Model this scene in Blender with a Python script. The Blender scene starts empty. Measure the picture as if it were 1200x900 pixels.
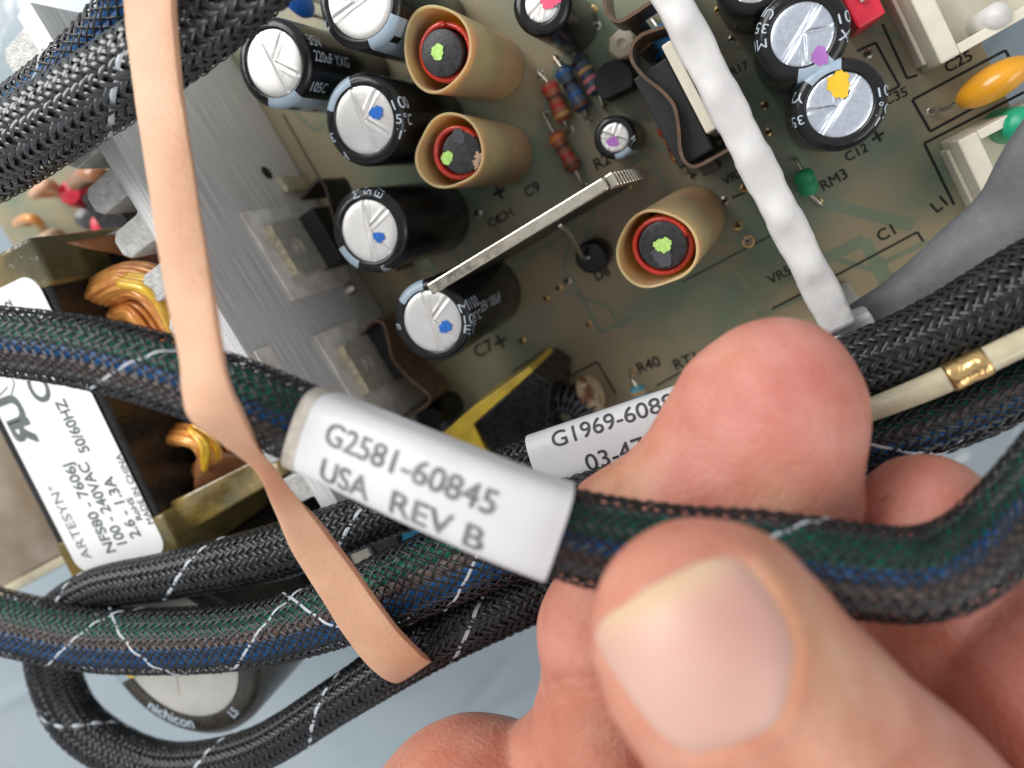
import bpy, math, random
import numpy as np
random.seed(7); rng = np.random.default_rng(7)
sc = bpy.context.scene
# ------------------------------------------------------------------ camera, world, lamps, exposure (1 unit = 1 cm)
F, D = 860.0, 11.0                        # focal length in photo pixels, camera height above the circuit board
n = np.array([280.0, 270.0, -F]); n /= np.linalg.norm(n)      # the board's normal as the lens sees it
v_ = np.cross(n, [0, 0, -1.0]); c_ = -n[2]
K_ = np.array([[0, -v_[2], v_[1]], [v_[2], 0, -v_[0]], [-v_[1], v_[0], 0]])
R = np.eye(3) + K_ + K_ @ K_ / (1 + c_)
CAM = np.array([0, 0, D])
import mathutils
cam_d = bpy.data.cameras.new('camera'); cam = bpy.data.objects.new('camera', cam_d); sc.collection.objects.link(cam)
M4 = np.eye(4); M4[:3, :3] = R; M4[:3, 3] = CAM
cam.matrix_world = mathutils.Matrix(M4.tolist())
cam_d.sensor_width = 36; cam_d.lens = 36 * F / 1200; cam_d.clip_start = 0.05; cam_d.clip_end = 500
cam_d.dof.use_dof = True; cam_d.dof.focus_distance = 8.3
cam_d.dof.aperture_fstop = cam_d.lens * 1e-3 / (2 * 0.076)
sc.camera = cam
w = bpy.data.worlds.new('World'); sc.world = w; w.use_nodes = True
w.node_tree.nodes['Background'].inputs[0].default_value = (0.94, 0.96, 1.0, 1)
w.node_tree.nodes['Background'].inputs[1].default_value = 0.62
def area(name, d, dist, size, power, col, aim=(-4, -1, 1)):
    d = np.array(d, float); d /= np.linalg.norm(d)
    l = bpy.data.lights.new(name, 'AREA'); l.shape = 'RECTANGLE'; l.size = size[0]; l.size_y = size[1]; l.energy = power; l.color = col
    o = bpy.data.objects.new(name, l); sc.collection.objects.link(o)
    p = np.array(aim, float) + d * dist
    o.location = p; o.rotation_euler = mathutils.Vector((-d).tolist()).to_track_quat('-Z', 'Y').to_euler()
area('window_light', (-0.62, 0.46, 0.64), 48, (34, 30), 24500, (1.0, 0.98, 0.95))
area('room_light', (0.72, -0.28, 0.64), 60, (40, 30), 10500, (1.0, 0.97, 0.92))
sc.view_settings.view_transform = 'Standard'; sc.view_settings.look = 'None'
sc.view_settings.exposure = 0.0; sc.view_settings.gamma = 1; sc.view_settings.use_curve_mapping = False
sc.cycles.use_denoising = True
sc.cycles.max_bounces = 6; sc.cycles.sample_clamp_indirect = 6

# ------------------------------------------------------------------ where things are
def ray(px, py): return R @ np.array([(px - 600) / F, -(py - 450) / F, -1.0])
def P(px, py, z):                          # point at height z above the board
    d = ray(px, py); return CAM + d * ((z - D) / d[2])
def T(px, py, z): return (z - D) / ray(px, py)[2]
def cm(px, py, z, r): return r * T(px, py, z) / F
ANG = math.radians(28.5)
BX = np.array([math.cos(ANG), math.sin(ANG), 0]); BY = np.array([math.sin(ANG), -math.cos(ANG), 0]); BZ = np.array([0, 0, 1.0])
def B(u, v, z=0.0): return BX * u + BY * v + BZ * z      # board coordinates
def UV(px, py, z): p = P(px, py, z); return p @ BX, p @ BY
def unit(v): v = np.asarray(v, float); return v / np.linalg.norm(v)

# ------------------------------------------------------------------ materials
MATS = {}
def mat(name, col, rough=0.5, metal=0.0, var=0.0, col2=None, scale=6.0, bump=0.0, bscale=40.0, stretch=None, sss=0.0, sssr=(0.1, 0.04, 0.02),
        trans=0.0, coat=0.0, spec=0.5, emit=0, rvar=0.0, alpha=1.0, attr=None, ior=1.45, mixlo=0.35, mixhi=0.65):
    if name in MATS: return MATS[name]
    m = bpy.data.materials.new(name); m.use_nodes = True; nt = m.node_tree; N = nt.nodes; L = nt.links
    b = N['Principled BSDF']
    I = b.inputs
    I['Base Color'].default_value = (*col, 1); I['Roughness'].default_value = rough; I['Metallic'].default_value = metal
    I['IOR'].default_value = ior; I['Specular IOR Level'].default_value = spec; I['Coat Weight'].default_value = coat; I['Coat Roughness'].default_value = 0.1
    I['Transmission Weight'].default_value = trans; I['Alpha'].default_value = alpha
    if sss: I['Subsurface Weight'].default_value = sss; I['Subsurface Radius'].default_value = sssr; I['Subsurface Scale'].default_value = 1.0
    tc = N.new('ShaderNodeTexCoord'); mp = N.new('ShaderNodeMapping'); L.new(tc.outputs['Object'], mp.inputs[0])
    if stretch:                            # turn to the board's axes first, then stretch
        m0 = N.new('ShaderNodeMapping'); m0.inputs['Rotation'].default_value = (0, 0, -ANG); L.new(tc.outputs['Object'], m0.inputs[0]); L.new(m0.outputs[0], mp.inputs[0])
        mp.inputs['Scale'].default_value = stretch
    nz = N.new('ShaderNodeTexNoise'); nz.inputs['Scale'].default_value = scale; nz.inputs['Detail'].default_value = 6; L.new(mp.outputs[0], nz.inputs[0])
    if col2 is not None or var:
        if col2 is None: col2 = tuple(c * (1 - var) for c in col); col = tuple(min(1, c * (1 + var)) for c in col)
        rp = N.new('ShaderNodeValToRGB'); rp.color_ramp.elements[0].position = mixlo; rp.color_ramp.elements[1].position = mixhi
        rp.color_ramp.elements[0].color = (*col2, 1); rp.color_ramp.elements[1].color = (*col, 1)
        L.new(nz.outputs[0], rp.inputs[0]); out = rp.outputs[0]
        if attr:
            at = N.new('ShaderNodeAttribute'); at.attribute_name = attr
            mx = N.new('ShaderNodeMix'); mx.data_type = 'RGBA'; mx.blend_type = 'MULTIPLY'; mx.inputs[0].default_value = 1
            L.new(out, mx.inputs[6]); L.new(at.outputs['Color'], mx.inputs[7]); out = mx.outputs[2]
        L.new(out, I['Base Color'])
    if rvar:
        n2 = N.new('ShaderNodeTexNoise'); n2.inputs['Scale'].default_value = scale * 2.3; n2.inputs['Detail'].default_value = 5; L.new(mp.outputs[0], n2.inputs[0])
        mr = N.new('ShaderNodeMapRange'); mr.inputs[1].default_value = 0.3; mr.inputs[2].default_value = 0.7
        mr.inputs[3].default_value = max(0.02, rough - rvar); mr.inputs[4].default_value = rough + rvar
        L.new(n2.outputs[0], mr.inputs[0]); L.new(mr.outputs[0], I['Roughness'])
    if bump:
        n3 = N.new('ShaderNodeTexNoise'); n3.inputs['Scale'].default_value = bscale; n3.inputs['Detail'].default_value = 4; L.new(mp.outputs[0], n3.inputs[0])
        bp = N.new('ShaderNodeBump'); bp.inputs['Strength'].default_value = 1.0; bp.inputs['Distance'].default_value = bump
        L.new(n3.outputs[0], bp.inputs['Height']); L.new(bp.outputs[0], I['Normal'])
    MATS[name] = m; return m

m_pcb = mat('board_laminate', (0.35, 0.29, 0.185), 0.32, var=0, col2=(0.175, 0.235, 0.165), scale=0.42, bump=0.004, bscale=14, mixlo=0.40, mixhi=0.56, spec=0.4)
m_silk = mat('black_print', (0.012, 0.011, 0.01), 0.6)
m_table = mat('blue_grey_film', (0.37, 0.43, 0.46), 0.12, col2=(0.27, 0.34, 0.39), scale=0.12, bump=0.20, bscale=0.28, spec=0.7, rvar=0.05, mixlo=0.35, mixhi=0.65)
m_alu = mat('brushed_aluminium', (0.84, 0.83, 0.81), 0.44, 0.25, col2=(0.52, 0.52, 0.52), scale=2.2, stretch=(16.0, 0.35, 16.0), bump=0.003, bscale=5, rvar=0.08, mixlo=0.30, mixhi=0.66)
m_cast = mat('cut_aluminium', (0.52, 0.52, 0.50), 0.55, 0.25, var=0.16, scale=9, bump=0.012, bscale=26, rvar=0.1)
m_can = mat('can_aluminium', (0.78, 0.77, 0.75), 0.42, 0.75, var=0.03, scale=7, bump=0.0006, bscale=60, rvar=0.04)
m_canblue = mat('can_aluminium_scratched', (0.62, 0.67, 0.75), 0.36, 0.85, var=0.06, scale=14, bump=0.001, bscale=40, rvar=0.08)
m_black = mat('black_shrink_sleeve', (0.010, 0.010, 0.011), 0.22, var=0.3, scale=8, bump=0.003, bscale=9, rvar=0.06, spec=0.5)
m_blackbody = mat('black_epoxy', (0.016, 0.016, 0.017), 0.6, var=0.25, scale=30, bump=0.003, bscale=90)
m_stripe = mat('pale_blue_print', (0.36, 0.46, 0.55), 0.3, var=0.06, scale=8)
m_print = mat('pale_print', (0.55, 0.64, 0.72), 0.4)
m_tube = mat('ochre_tubing', (0.70, 0.48, 0.24), 0.36, col2=(0.55, 0.32, 0.19), scale=1.6, sss=0.7, sssr=(0.35, 0.16, 0.07), bump=0.012, bscale=3.5, trans=0.0, rvar=0.08)
m_redwire = mat('red_enamel_wire', (0.55, 0.035, 0.02), 0.18, coat=0.6, var=0.15, scale=6)
m_ferrite = mat('ferrite', (0.030, 0.031, 0.034), 0.38, var=0.35, scale=12, bump=0.004, bscale=30, rvar=0.1)
m_green = mat('green_ink', (0.50, 0.80, 0.20), 0.5, var=0.12, scale=20)
m_blue = mat('blue_ink', (0.02, 0.16, 0.62), 0.5, var=0.2, scale=20)
m_pink = mat('pink_ink', (0.85, 0.10, 0.20), 0.5, var=0.1)
m_violet = mat('violet_ink', (0.42, 0.16, 0.52), 0.45, var=0.1)
m_yellow = mat('yellow_ink', (0.85, 0.55, 0.03), 0.5, var=0.1)
m_white = mat('white_silicone', (0.66, 0.65, 0.64), 0.45, var=0.05, scale=3, bump=0.012, bscale=7, sss=0.2, rvar=0.08)
m_cream = mat('cream_nylon', (0.74, 0.70, 0.58), 0.35, var=0.05, scale=4, sss=0.3, bump=0.002, bscale=20)
m_pad = mat('white_thermal_pad', (0.80, 0.78, 0.74), 0.7, col2=(0.56, 0.52, 0.46), scale=3.0, bump=0.01, bscale=8)
m_tab = mat('tinned_tab', (0.55, 0.53, 0.46), 0.45, 0.35, var=0.12, scale=9, bump=0.004, bscale=30)
m_tabedge = mat('tab_edge', (0.60, 0.54, 0.40), 0.6, 0.4, var=0.25, scale=16, bump=0.01, bscale=30)
m_clip = mat('brown_spring_steel', (0.17, 0.11, 0.075), 0.36, 0.6, var=0.2, scale=8)
m_clipd = mat('dark_spring_steel', (0.07, 0.055, 0.05), 0.36, 0.7, var=0.2, scale=8)
m_lead = mat('tinned_lead', (0.62, 0.58, 0.50), 0.3, 0.9, var=0.15, scale=20)
m_plate = mat('nickel_plate', (0.60, 0.56, 0.46), 0.28, 0.9, var=0.12, scale=5, bump=0.004, bscale=14, rvar=0.1)
m_platedark = mat('anodised_plate', (0.07, 0.065, 0.06), 0.35, 0.8, var=0.4, scale=2, stretch=(0.5, 10.0, 10.0), bump=0.004, bscale=6)
m_copper = mat('copper_winding', (0.90, 0.44, 0.12), 0.3, 0.1, col2=(0.66, 0.24, 0.06), scale=5, coat=0.5)
m_copy = mat('yellow_winding', (0.92, 0.58, 0.05), 0.28, 0.05, col2=(0.80, 0.42, 0.04), scale=5, coat=0.5)
m_kapton = mat('amber_film_tape', (0.30, 0.21, 0.06), 0.14, col2=(0.10, 0.085, 0.035), scale=1.3, coat=0.5, bump=0.06, bscale=2.6, spec=0.6)
m_orangefilm = mat('copper_film', (0.42, 0.18, 0.08), 0.20, col2=(0.30, 0.12, 0.05), scale=1.5, coat=0.4, bump=0.05, bscale=2.8)
m_core = mat('black_ferrite_core', (0.012, 0.011, 0.010), 0.25, var=0.3, scale=6, bump=0.01, bscale=10, rvar=0.1)
m_paper = mat('white_label', (0.84, 0.85, 0.84), 0.35, var=0.015, scale=5)
m_ink = mat('grey_label_ink', (0.13, 0.15, 0.15), 0.5, var=0.1)
m_inkd = mat('dark_label_ink', (0.05, 0.05, 0.055), 0.5)
m_vinyl = mat('white_shrink_label', (0.68, 0.68, 0.69), 0.36, var=0.02, scale=3, bump=0.004, bscale=4)
m_soiled = mat('soiled_edge', (0.62, 0.57, 0.50), 0.6, col2=(0.36, 0.31, 0.26), scale=6)
m_inkfade = mat('faded_label_ink', (0.13, 0.125, 0.13), 0.55, col2=(0.26, 0.25, 0.25), scale=9)
m_rubber = mat('tan_rubber', (0.75, 0.45, 0.295), 0.5, col2=(0.62, 0.345, 0.215), scale=1.1, bump=0.010, bscale=22, sss=0.25, sssr=(0.15, 0.07, 0.04))
m_tan = mat('tan_bracket', (0.25, 0.185, 0.12), 0.22, col2=(0.44, 0.38, 0.31), scale=0.7, metal=0.35, bump=0.006, bscale=5)
m_grey = mat('grey_heat_shrink', (0.115, 0.12, 0.125), 0.55, var=0.16, scale=2.5, bump=0.008, bscale=9, rvar=0.08)
m_red = mat('red_plastic', (0.72, 0.03, 0.06), 0.35, var=0.08)
m_orange = mat('orange_epoxy', (0.80, 0.36, 0.02), 0.25, var=0.10, scale=3, coat=0.4)
m_ivory = mat('ivory_ceramic', (0.60, 0.55, 0.42), 0.5, var=0.08)
m_bluep = mat('blue_epoxy', (0.02, 0.15, 0.36), 0.35, var=0.15)
m_cyan = mat('cyan_plastic', (0.03, 0.36, 0.62), 0.4, var=0.12)
m_teal = mat('teal_epoxy', (0.12, 0.36, 0.42), 0.4, var=0.12)
m_greenp = mat('green_epoxy', (0.02, 0.30, 0.12), 0.4, var=0.12)
m_leaf = mat('green_plastic', (0.01, 0.34, 0.18), 0.35, var=0.1)
m_rbrown = mat('brown_epoxy', (0.36, 0.11, 0.06), 0.35, var=0.15)
m_rdark = mat('dark_blue_epoxy', (0.05, 0.075, 0.12), 0.35, var=0.15)
m_band = {k: mat(k + '_band', c, 0.4) for k, c in dict(red=(0.5, 0.05, 0.04), brown=(0.12, 0.05, 0.03), gold=(0.45, 0.28, 0.10), pink=(0.55, 0.16, 0.20), blue=(0.03, 0.10, 0.28), black=(0.01, 0.01, 0.01), orange=(0.6, 0.2, 0.05)).items()}
m_yellowtape = mat('yellow_tape', (0.72, 0.52, 0.06), 0.3, col2=(0.55, 0.38, 0.05), scale=4, bump=0.01, bscale=6)
m_gold = mat('gold_foil', (0.75, 0.50, 0.22), 0.22, 0.9, var=0.2, scale=6, bump=0.03, bscale=6)
m_clear = mat('clear_tubing', (0.58, 0.52, 0.36), 0.2, var=0.1, scale=4, coat=0.6, sss=0.4, bump=0.01, bscale=5)
m_strand = mat('black_monofilament', (0.015, 0.016, 0.018), 0.30, var=0.35, scale=5, spec=0.45)
m_strandg = mat('grey_monofilament', (0.055, 0.058, 0.064), 0.30, var=0.35, scale=5, spec=0.7)
m_strandf = mat('glossy_monofilament', (0.035, 0.037, 0.041), 0.24, var=0.4, scale=6, spec=1.0)
m_tracer = mat('white_tracer', (0.46, 0.50, 0.54), 0.35)
WIRE = {k: mat(k + '_wire', c, 0.38, var=0.12, scale=3) for k, c in dict(green=(0.012, 0.20, 0.125), blue=(0.02, 0.145, 0.42), brown=(0.25, 0.17, 0.15), black=(0.012, 0.012, 0.013), grey=(0.30, 0.29, 0.28), red=(0.35, 0.015, 0.02)).items()}
m_skin = mat('skin', (1, 1, 1), 0.44, col2=(0.88, 0.72, 0.68), scale=2.4, sss=0.55, sssr=(0.16, 0.06, 0.03), attr='tone', bump=0.016, bscale=18, spec=0.4)
m_nail = mat('nail', (1, 1, 1), 0.40, col2=(0.93, 0.91, 0.90), scale=1.6, sss=0.4, sssr=(0.12, 0.05, 0.03), attr='tone', spec=0.4)

# ------------------------------------------------------------------ mesh helpers
def mesh_obj(name, V, Fc, m, parent=None, smooth=True, mats=None, midx=None, kind=None):
    V = np.asarray(V, float)
    if parent is not None:
        o0 = np.zeros(3); q = parent
        while q is not None: o0 += np.array(q.location); q = q.parent
        V = V - o0
    else:
        o0 = None
    me = bpy.data.meshes.new(name)
    if isinstance(Fc, np.ndarray):
        k = Fc.shape[1]; me.vertices.add(len(V)); me.vertices.foreach_set('co', V.astype(np.float32).ravel())
        me.loops.add(Fc.size); me.loops.foreach_set('vertex_index', Fc.astype(np.int32).ravel())
        me.polygons.add(len(Fc)); me.polygons.foreach_set('loop_start', np.arange(0, Fc.size, k, dtype=np.int32))
        me.update(calc_edges=True)
    else:
        me.from_pydata(V.tolist(), [], Fc)
    for mm in (mats or [m]): me.materials.append(mm)
    if midx is not None: me.polygons.foreach_set('material_index', np.asarray(midx, np.int32))
    me.polygons.foreach_set('use_smooth', [bool(smooth)] * len(me.polygons))
    me.update()
    o = bpy.data.objects.new(name, me); sc.collection.objects.link(o)
    if parent is not None: o.parent = parent
    if kind: o['kind'] = kind
    return o
def thing(name, label, cat, loc, group=None):
    o = bpy.data.objects.new(name, None); sc.collection.objects.link(o); o.location = [float(c) for c in loc]; o.empty_display_size = 0.2
    o['label'] = label; o['category'] = cat
    if group: o['group'] = group
    return o
def auto_sharp(o, deg=35):
    me = o.data
    me.set_sharp_from_angle(angle=math.radians(deg)); return o
def bevel(o, wd, seg=2):
    b = o.modifiers.new('bevel', 'BEVEL'); b.width = wd; b.segments = seg; b.limit_method = 'ANGLE'; b.angle_limit = math.radians(35); return o
def box_vf(c, ax, half):
    V = []; ax = [np.asarray(a) for a in ax]
    for s in ((-1, -1, -1), (1, -1, -1), (1, 1, -1), (-1, 1, -1), (-1, -1, 1), (1, -1, 1), (1, 1, 1), (-1, 1, 1)):
        V.append(np.asarray(c) + sum(ax[i] * half[i] * s[i] for i in range(3)))
    return V, [(0, 3, 2, 1), (4, 5, 6, 7), (0, 1, 5, 4), (1, 2, 6, 5), (2, 3, 7, 6), (3, 0, 4, 7)]
def boxb(name, u0, u1, v0, v1, z0, z1, m, parent, bev=0.02, ax=None):     # box along the board's axes
    c = B((u0 + u1) / 2, (v0 + v1) / 2, (z0 + z1) / 2)
    V, Fc = box_vf(c, (BX, -BY, BZ), ((u1 - u0) / 2, (v1 - v0) / 2, (z1 - z0) / 2))
    o = mesh_obj(name, V, Fc, m, parent, smooth=False)
    if bev: bevel(o, bev)
    return o
def prism(name, pts, z0, z1, m, parent, bev=0.0, tops=None):            # pts: world xy outline
    k = len(pts); V = [(p[0], p[1], z0) for p in pts] + [(p[0], p[1], z1) for p in pts]
    a = sum(pts[i][0] * pts[(i + 1) % k][1] - pts[(i + 1) % k][0] * pts[i][1] for i in range(k))
    idx = list(range(k)) if a > 0 else list(range(k))[::-1]
    Fc = [tuple(reversed(idx)), tuple(i + k for i in idx)] + [(idx[i], idx[(i + 1) % k], idx[(i + 1) % k] + k, idx[i] + k) for i in range(k)]
    o = mesh_obj(name, V, Fc, m, parent, smooth=False)
    if bev: bevel(o, bev)
    return o
def frame(axis, ref=None):
    w = unit(axis); r = np.array([1.0, 0, 0]) if ref is None else np.asarray(ref, float)
    e1 = r - w * (r @ w)
    if np.linalg.norm(e1) < 1e-4: r = np.array([0, 1.0, 0]); e1 = r - w * (r @ w)
    e1 = unit(e1); return e1, np.cross(w, e1), w
def revolve(name, base, axis, prof, m, parent, seg=48, a0=0.0, a1=2 * math.pi, fn=None, closed_end=True):
    """prof: list of (radius, height along axis)."""
    e1, e2, w = frame(axis); full = abs(a1 - a0 - 2 * math.pi) < 1e-6
    ns = seg if full else seg + 1; V = []; Fc = []
    for r, h in prof:
        for i in range(ns):
            a = a0 + (a1 - a0) * i / seg; rr = r if fn is None else fn(r, h, a)
            V.append(base + w * h + (e1 * math.cos(a) + e2 * math.sin(a)) * rr)
    for j in range(len(prof) - 1):
        for i in range(seg):
            i2 = (i + 1) % ns if full else i + 1
            Fc.append((j * ns + i, j * ns + i2, (j + 1) * ns + i2, (j + 1) * ns + i))
    o = mesh_obj(name, V, Fc, m, parent); auto_sharp(o, 50); return o
def catmull(pts, nper=14):
    pts = np.asarray(pts, float); p = np.vstack([2 * pts[0] - pts[1], pts, 2 * pts[-1] - pts[-2]]); out = []
    for i in range(1, len(p) - 2):
        for t in np.linspace(0, 1, nper, endpoint=False):
            a, b, c, d = p[i - 1], p[i], p[i + 1], p[i + 2]
            out.append(0.5 * (2 * b + (c - a) * t + (2 * a - 5 * b + 4 * c - d) * t ** 2 + (3 * b - a - 3 * c + d) * t ** 3))
    out.append(pts[-1]); return np.array(out)
def resample(C, step):
    s = np.concatenate([[0], np.cumsum(np.linalg.norm(np.diff(C[:, :3], axis=0), axis=1))])
    ns = max(2, int(s[-1] / step) + 1); q = np.linspace(0, s[-1], ns)
    return np.stack([np.interp(q, s, C[:, k]) for k in range(C.shape[1])], 1), q
def tube_vf(C, rad, seg=10, cap=True):
    C = np.asarray(C, float); k = len(C); rad = np.broadcast_to(rad, (k,))
    Tn = np.gradient(C, axis=0); Tn /= np.linalg.norm(Tn, axis=1)[:, None]
    e = frame(Tn[0])[0]; V = []
    for i in range(k):
        e = unit(e - Tn[i] * (e @ Tn[i])); f = np.cross(Tn[i], e)
        for j in range(seg):
            a = 2 * math.pi * j / seg; V.append(C[i] + (e * math.cos(a) + f * math.sin(a)) * rad[i])
    Fc = [(i * seg + j, i * seg + (j + 1) % seg, (i + 1) * seg + (j + 1) % seg, (i + 1) * seg + j) for i in range(k - 1) for j in range(seg)]
    if cap: Fc += [tuple(range(seg))[::-1], tuple((k - 1) * seg + j for j in range(seg))]
    return V, Fc
def tube(name, pts, r, m, parent, seg=10, nper=10, smooth_path=True):
    C = catmull(pts, nper) if smooth_path else np.asarray(pts, float)
    V, Fc = tube_vf(C, r, seg); return mesh_obj(name, V, Fc, m, parent)
def join_vf(parts):
    V = []; Fc = []
    for v, f in parts:
        o = len(V); V += list(v); Fc += [tuple(i + o for i in t) for t in f]
    return V, Fc
def strip_wall(name, path, z0, z1, th, m, parent):        # a flat spring standing on edge along a path of xy points
    C = catmull(path, 8); Tn = np.gradient(C, axis=0); Nn = np.stack([-Tn[:, 1], Tn[:, 0]], 1); Nn /= np.linalg.norm(Nn, axis=1)[:, None]
    V = []; k = len(C)
    for i in range(k):
        for s, z in ((-1, z0), (1, z0), (1, z1), (-1, z1)): V.append((C[i, 0] + Nn[i, 0] * th * s, C[i, 1] + Nn[i, 1] * th * s, z))
    Fc = [(i * 4 + j, (i + 1) * 4 + j, (i + 1) * 4 + (j + 1) % 4, i * 4 + (j + 1) % 4) for i in range(k - 1) for j in range(4)]
    Fc += [(0, 1, 2, 3), tuple((k - 1) * 4 + j for j in (3, 2, 1, 0))]
    return mesh_obj(name, V, Fc, m, parent, smooth=False)
import bmesh
_tx = {}
def text_vf(s, bold=0.0, dice=False):
    key = (s, bold, dice)
    if key not in _tx:
        cu = bpy.data.curves.new('t', 'FONT'); cu.body = s; cu.resolution_u = 4; cu.offset = bold
        o = bpy.data.objects.new('t', cu); sc.collection.objects.link(o); bpy.context.view_layer.update()
        me = bpy.data.meshes.new_from_object(o.evaluated_get(bpy.context.evaluated_depsgraph_get()))
        if dice:
            bm = bmesh.new(); bm.from_mesh(me); bmesh.ops.triangulate(bm, faces=bm.faces)
            for _ in range(4): bmesh.ops.subdivide_edges(bm, edges=[e for e in bm.edges if e.calc_length() > 0.12], cuts=1); bmesh.ops.triangulate(bm, faces=bm.faces)
            bm.to_mesh(me); bm.free()
        V = np.array([v.co[:2] for v in me.vertices]); Fc = [tuple(p.vertices) for p in me.polygons]
        bpy.data.objects.remove(o); bpy.data.curves.remove(cu); bpy.data.meshes.remove(me)
        V[:, 0] -= V[:, 0].min(); _tx[key] = (V, Fc)
    V, Fc = _tx[key]; return V.copy(), Fc
def put_text(name, s, p0, p1, nrm, m, parent, h=None, bold=0.0, lift=0.004, mirror=False, fat=0.035):
    """letters on a plane; baseline from p0 to p1, h = capital height (default keeps the font's shape)."""
    V, Fc = text_vf(s, bold); r = p1 - p0; L = np.linalg.norm(r); r = r / L; up = unit(np.cross(nrm, r))
    wd = V[:, 0].max(); sx = L / wd; cap = 0.70; sy = sx if h is None else h / cap
    if mirror: V[:, 0] = wd - V[:, 0]; Fc = [t[::-1] for t in Fc]
    W = []; G = []
    for q, (dx, dy) in enumerate(((0, 0), (fat, 0), (0, fat), (fat, fat)) if fat else ((0, 0),)):
        G += [tuple(i + len(V) * q for i in t) for t in Fc]
        W.append(p0 + (V[:, :1] + dx) * sx * r + (V[:, 1:] + dy) * sy * up + unit(nrm) * (lift + 0.0006 * q))
    return mesh_obj(name, np.concatenate(W), G, m, parent, smooth=False)
def line_vf(p, q, wd, nrm):
    d = unit(q - p); s = np.cross(nrm, d) * wd / 2
    return [p - s, q - s, q + s, p + s], [(0, 1, 2, 3)]

# ------------------------------------------------------------------ the surface underneath
xs = np.concatenate([np.linspace(-60, -20, 20, endpoint=False), np.linspace(-20, 12, 300, endpoint=False), np.linspace(12, 45, 20)]); ys = np.concatenate([np.linspace(-50, -20, 20, endpoint=False), np.linspace(-20, 12, 300, endpoint=False), np.linspace(12, 45, 20)])
X, Y = np.meshgrid(xs, ys); Z = -1.15 + 0.05 * np.sin(X * 0.9 + 0.7 * np.sin(Y * 0.8)) + 0.04 * np.sin(Y * 1.3 + X * 0.5)
for (a, b, wd, hh) in (((330, 950), (660, 790), 0.22, 0.16), ((430, 830), (520, 800), 0.30, 0.14), ((-40, 850), (120, 760), 0.25, 0.14), ((380, 900), (470, 860), 0.16, 0.09), ((0, 60), (120, 20), 0.3, 0.12), ((-20, 880), (200, 960), 0.2, 0.12), ((520, 860), (610, 760), 0.14, 0.10), ((1150, 720), (1260, 560), 0.3, 0.12)):
    p, q = P(*a, -1.15)[:2], P(*b, -1.15)[:2]; ab = q - p; t_ = np.clip(((X - p[0]) * ab[0] + (Y - p[1]) * ab[1]) / (ab @ ab), 0, 1)
    dd = np.hypot(X - p[0] - t_ * ab[0], Y - p[1] - t_ * ab[1]); Z = Z + hh * np.exp(-(dd / wd)) * np.sin(np.pi * np.clip(t_, 0.02, 0.98))
ky, k = X.shape; idx = np.arange(ky * k).reshape(ky, k)
o = mesh_obj('table', np.stack([X, Y, Z], -1).reshape(-1, 3), np.stack([idx[:-1, :-1], idx[:-1, 1:], idx[1:, 1:], idx[1:, :-1]], -1).reshape(-1, 4), m_table)
o['kind'] = 'structure'; o['label'] = 'glossy blue-grey plastic film covering the bench under the board'; o['category'] = 'table'

# ------------------------------------------------------------------ circuit board
pcb = thing('circuit_board', 'olive brown power supply circuit board with black printed component names', 'circuit board', B(-5, -2, 0))
boxb('laminate', -12.6, 2.85, -7.0, 2.75, -0.16, 0.0, m_pcb, pcb, 0.01)
def silk(s, a, b, h=None, bold=0.0): put_text('printed_text', s, P(*a, 0), P(*b, 0), BZ, m_silk, pcb, h=h, bold=bold)
for s, a, b in (('C25', (1110, 86), (1140, 70)), ('C35', (1038, 124), (1064, 112)), ('C12', (993, 190), (1018, 177)), ('+', (1027, 173), (1040, 165)),
                ('RM3', (965, 224), (994, 208)), ('C1', (1032, 284), (1050, 274)), ('L1', (1098, 250), (1111, 240)), ('VR5', (903, 334), (928, 321)),
                ('R40', (750, 438), (775, 428)), ('RT1', (793, 434), (818, 424)), ('C9', (618, 232), (634, 223)), ('+', (583, 240), (596, 233)),
                ('CH', (586, 262), (602, 252)), ('C7', (560, 420), (580, 410)), ('+', (586, 414), (598, 407)), ('L7', (650, 434), (664, 426)),
                ('C6', (575, 268), (588, 260)), ('R21', (700, 200), (722, 188)), ('Q3', (838, 178), (860, 166)), ('D8', (700, 330), (716, 322)),
                ('C3', (872, 42), (890, 33)), ('R17', (858, 90), (878, 80)), ('VR2', (850, 218), (872, 205))):
    silk(s, a, b)
def outline(pts, wd=0.028, close=False):
    q = [P(*p, 0) for p in pts] + ([P(*pts[0], 0)] if close else [])
    parts = [line_vf(q[i] + BZ * 0.004 * (1 + 0.2 * i), q[i + 1] + BZ * 0.004 * (1 + 0.2 * i), wd, BZ) for i in range(len(q) - 1)]
    V, Fc = join_vf(parts); mesh_obj('printed_outline', V, Fc, m_silk, pcb, smooth=False)
outline([(1069, 117), (1178, 59), (1197, 96)], 0.034); outline([(1197, 96), (1090, 154), (1069, 117)], 0.034)
outline([(1083, 168), (1200, 108)], 0.034); outline([(1083, 168), (1118, 240)], 0.034)
outline([(1004, 60), (1026, 50), (1054, 101), (1030, 114)], 0.03); outline([(1034, 28), (1063, 92), (1075, 88)], 0.03)
outline([(1000, 312), (1075, 272), (1082, 283)], 0.03); outline([(905, 362), (1000, 312)], 0.03)
outline([(332, 134), (375, 210)], 0.03); outline([(600, 436), (640, 410), (664, 445)], 0.03); outline([(588, 450), (628, 426)], 0.03)
outline([(858, 232), (880, 222), (905, 268)], 0.03); outline([(660, 445), (700, 424), (722, 462)], 0.03)
outline([(770, 452), (798, 436), (812, 448)], 0.026); outline([(800, 330), (905, 275)], 0.02)
m_trace = mat('masked_copper_trace', (0.215, 0.255, 0.17), 0.3, var=0.12, scale=2)
rt = random.Random(21)
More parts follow.
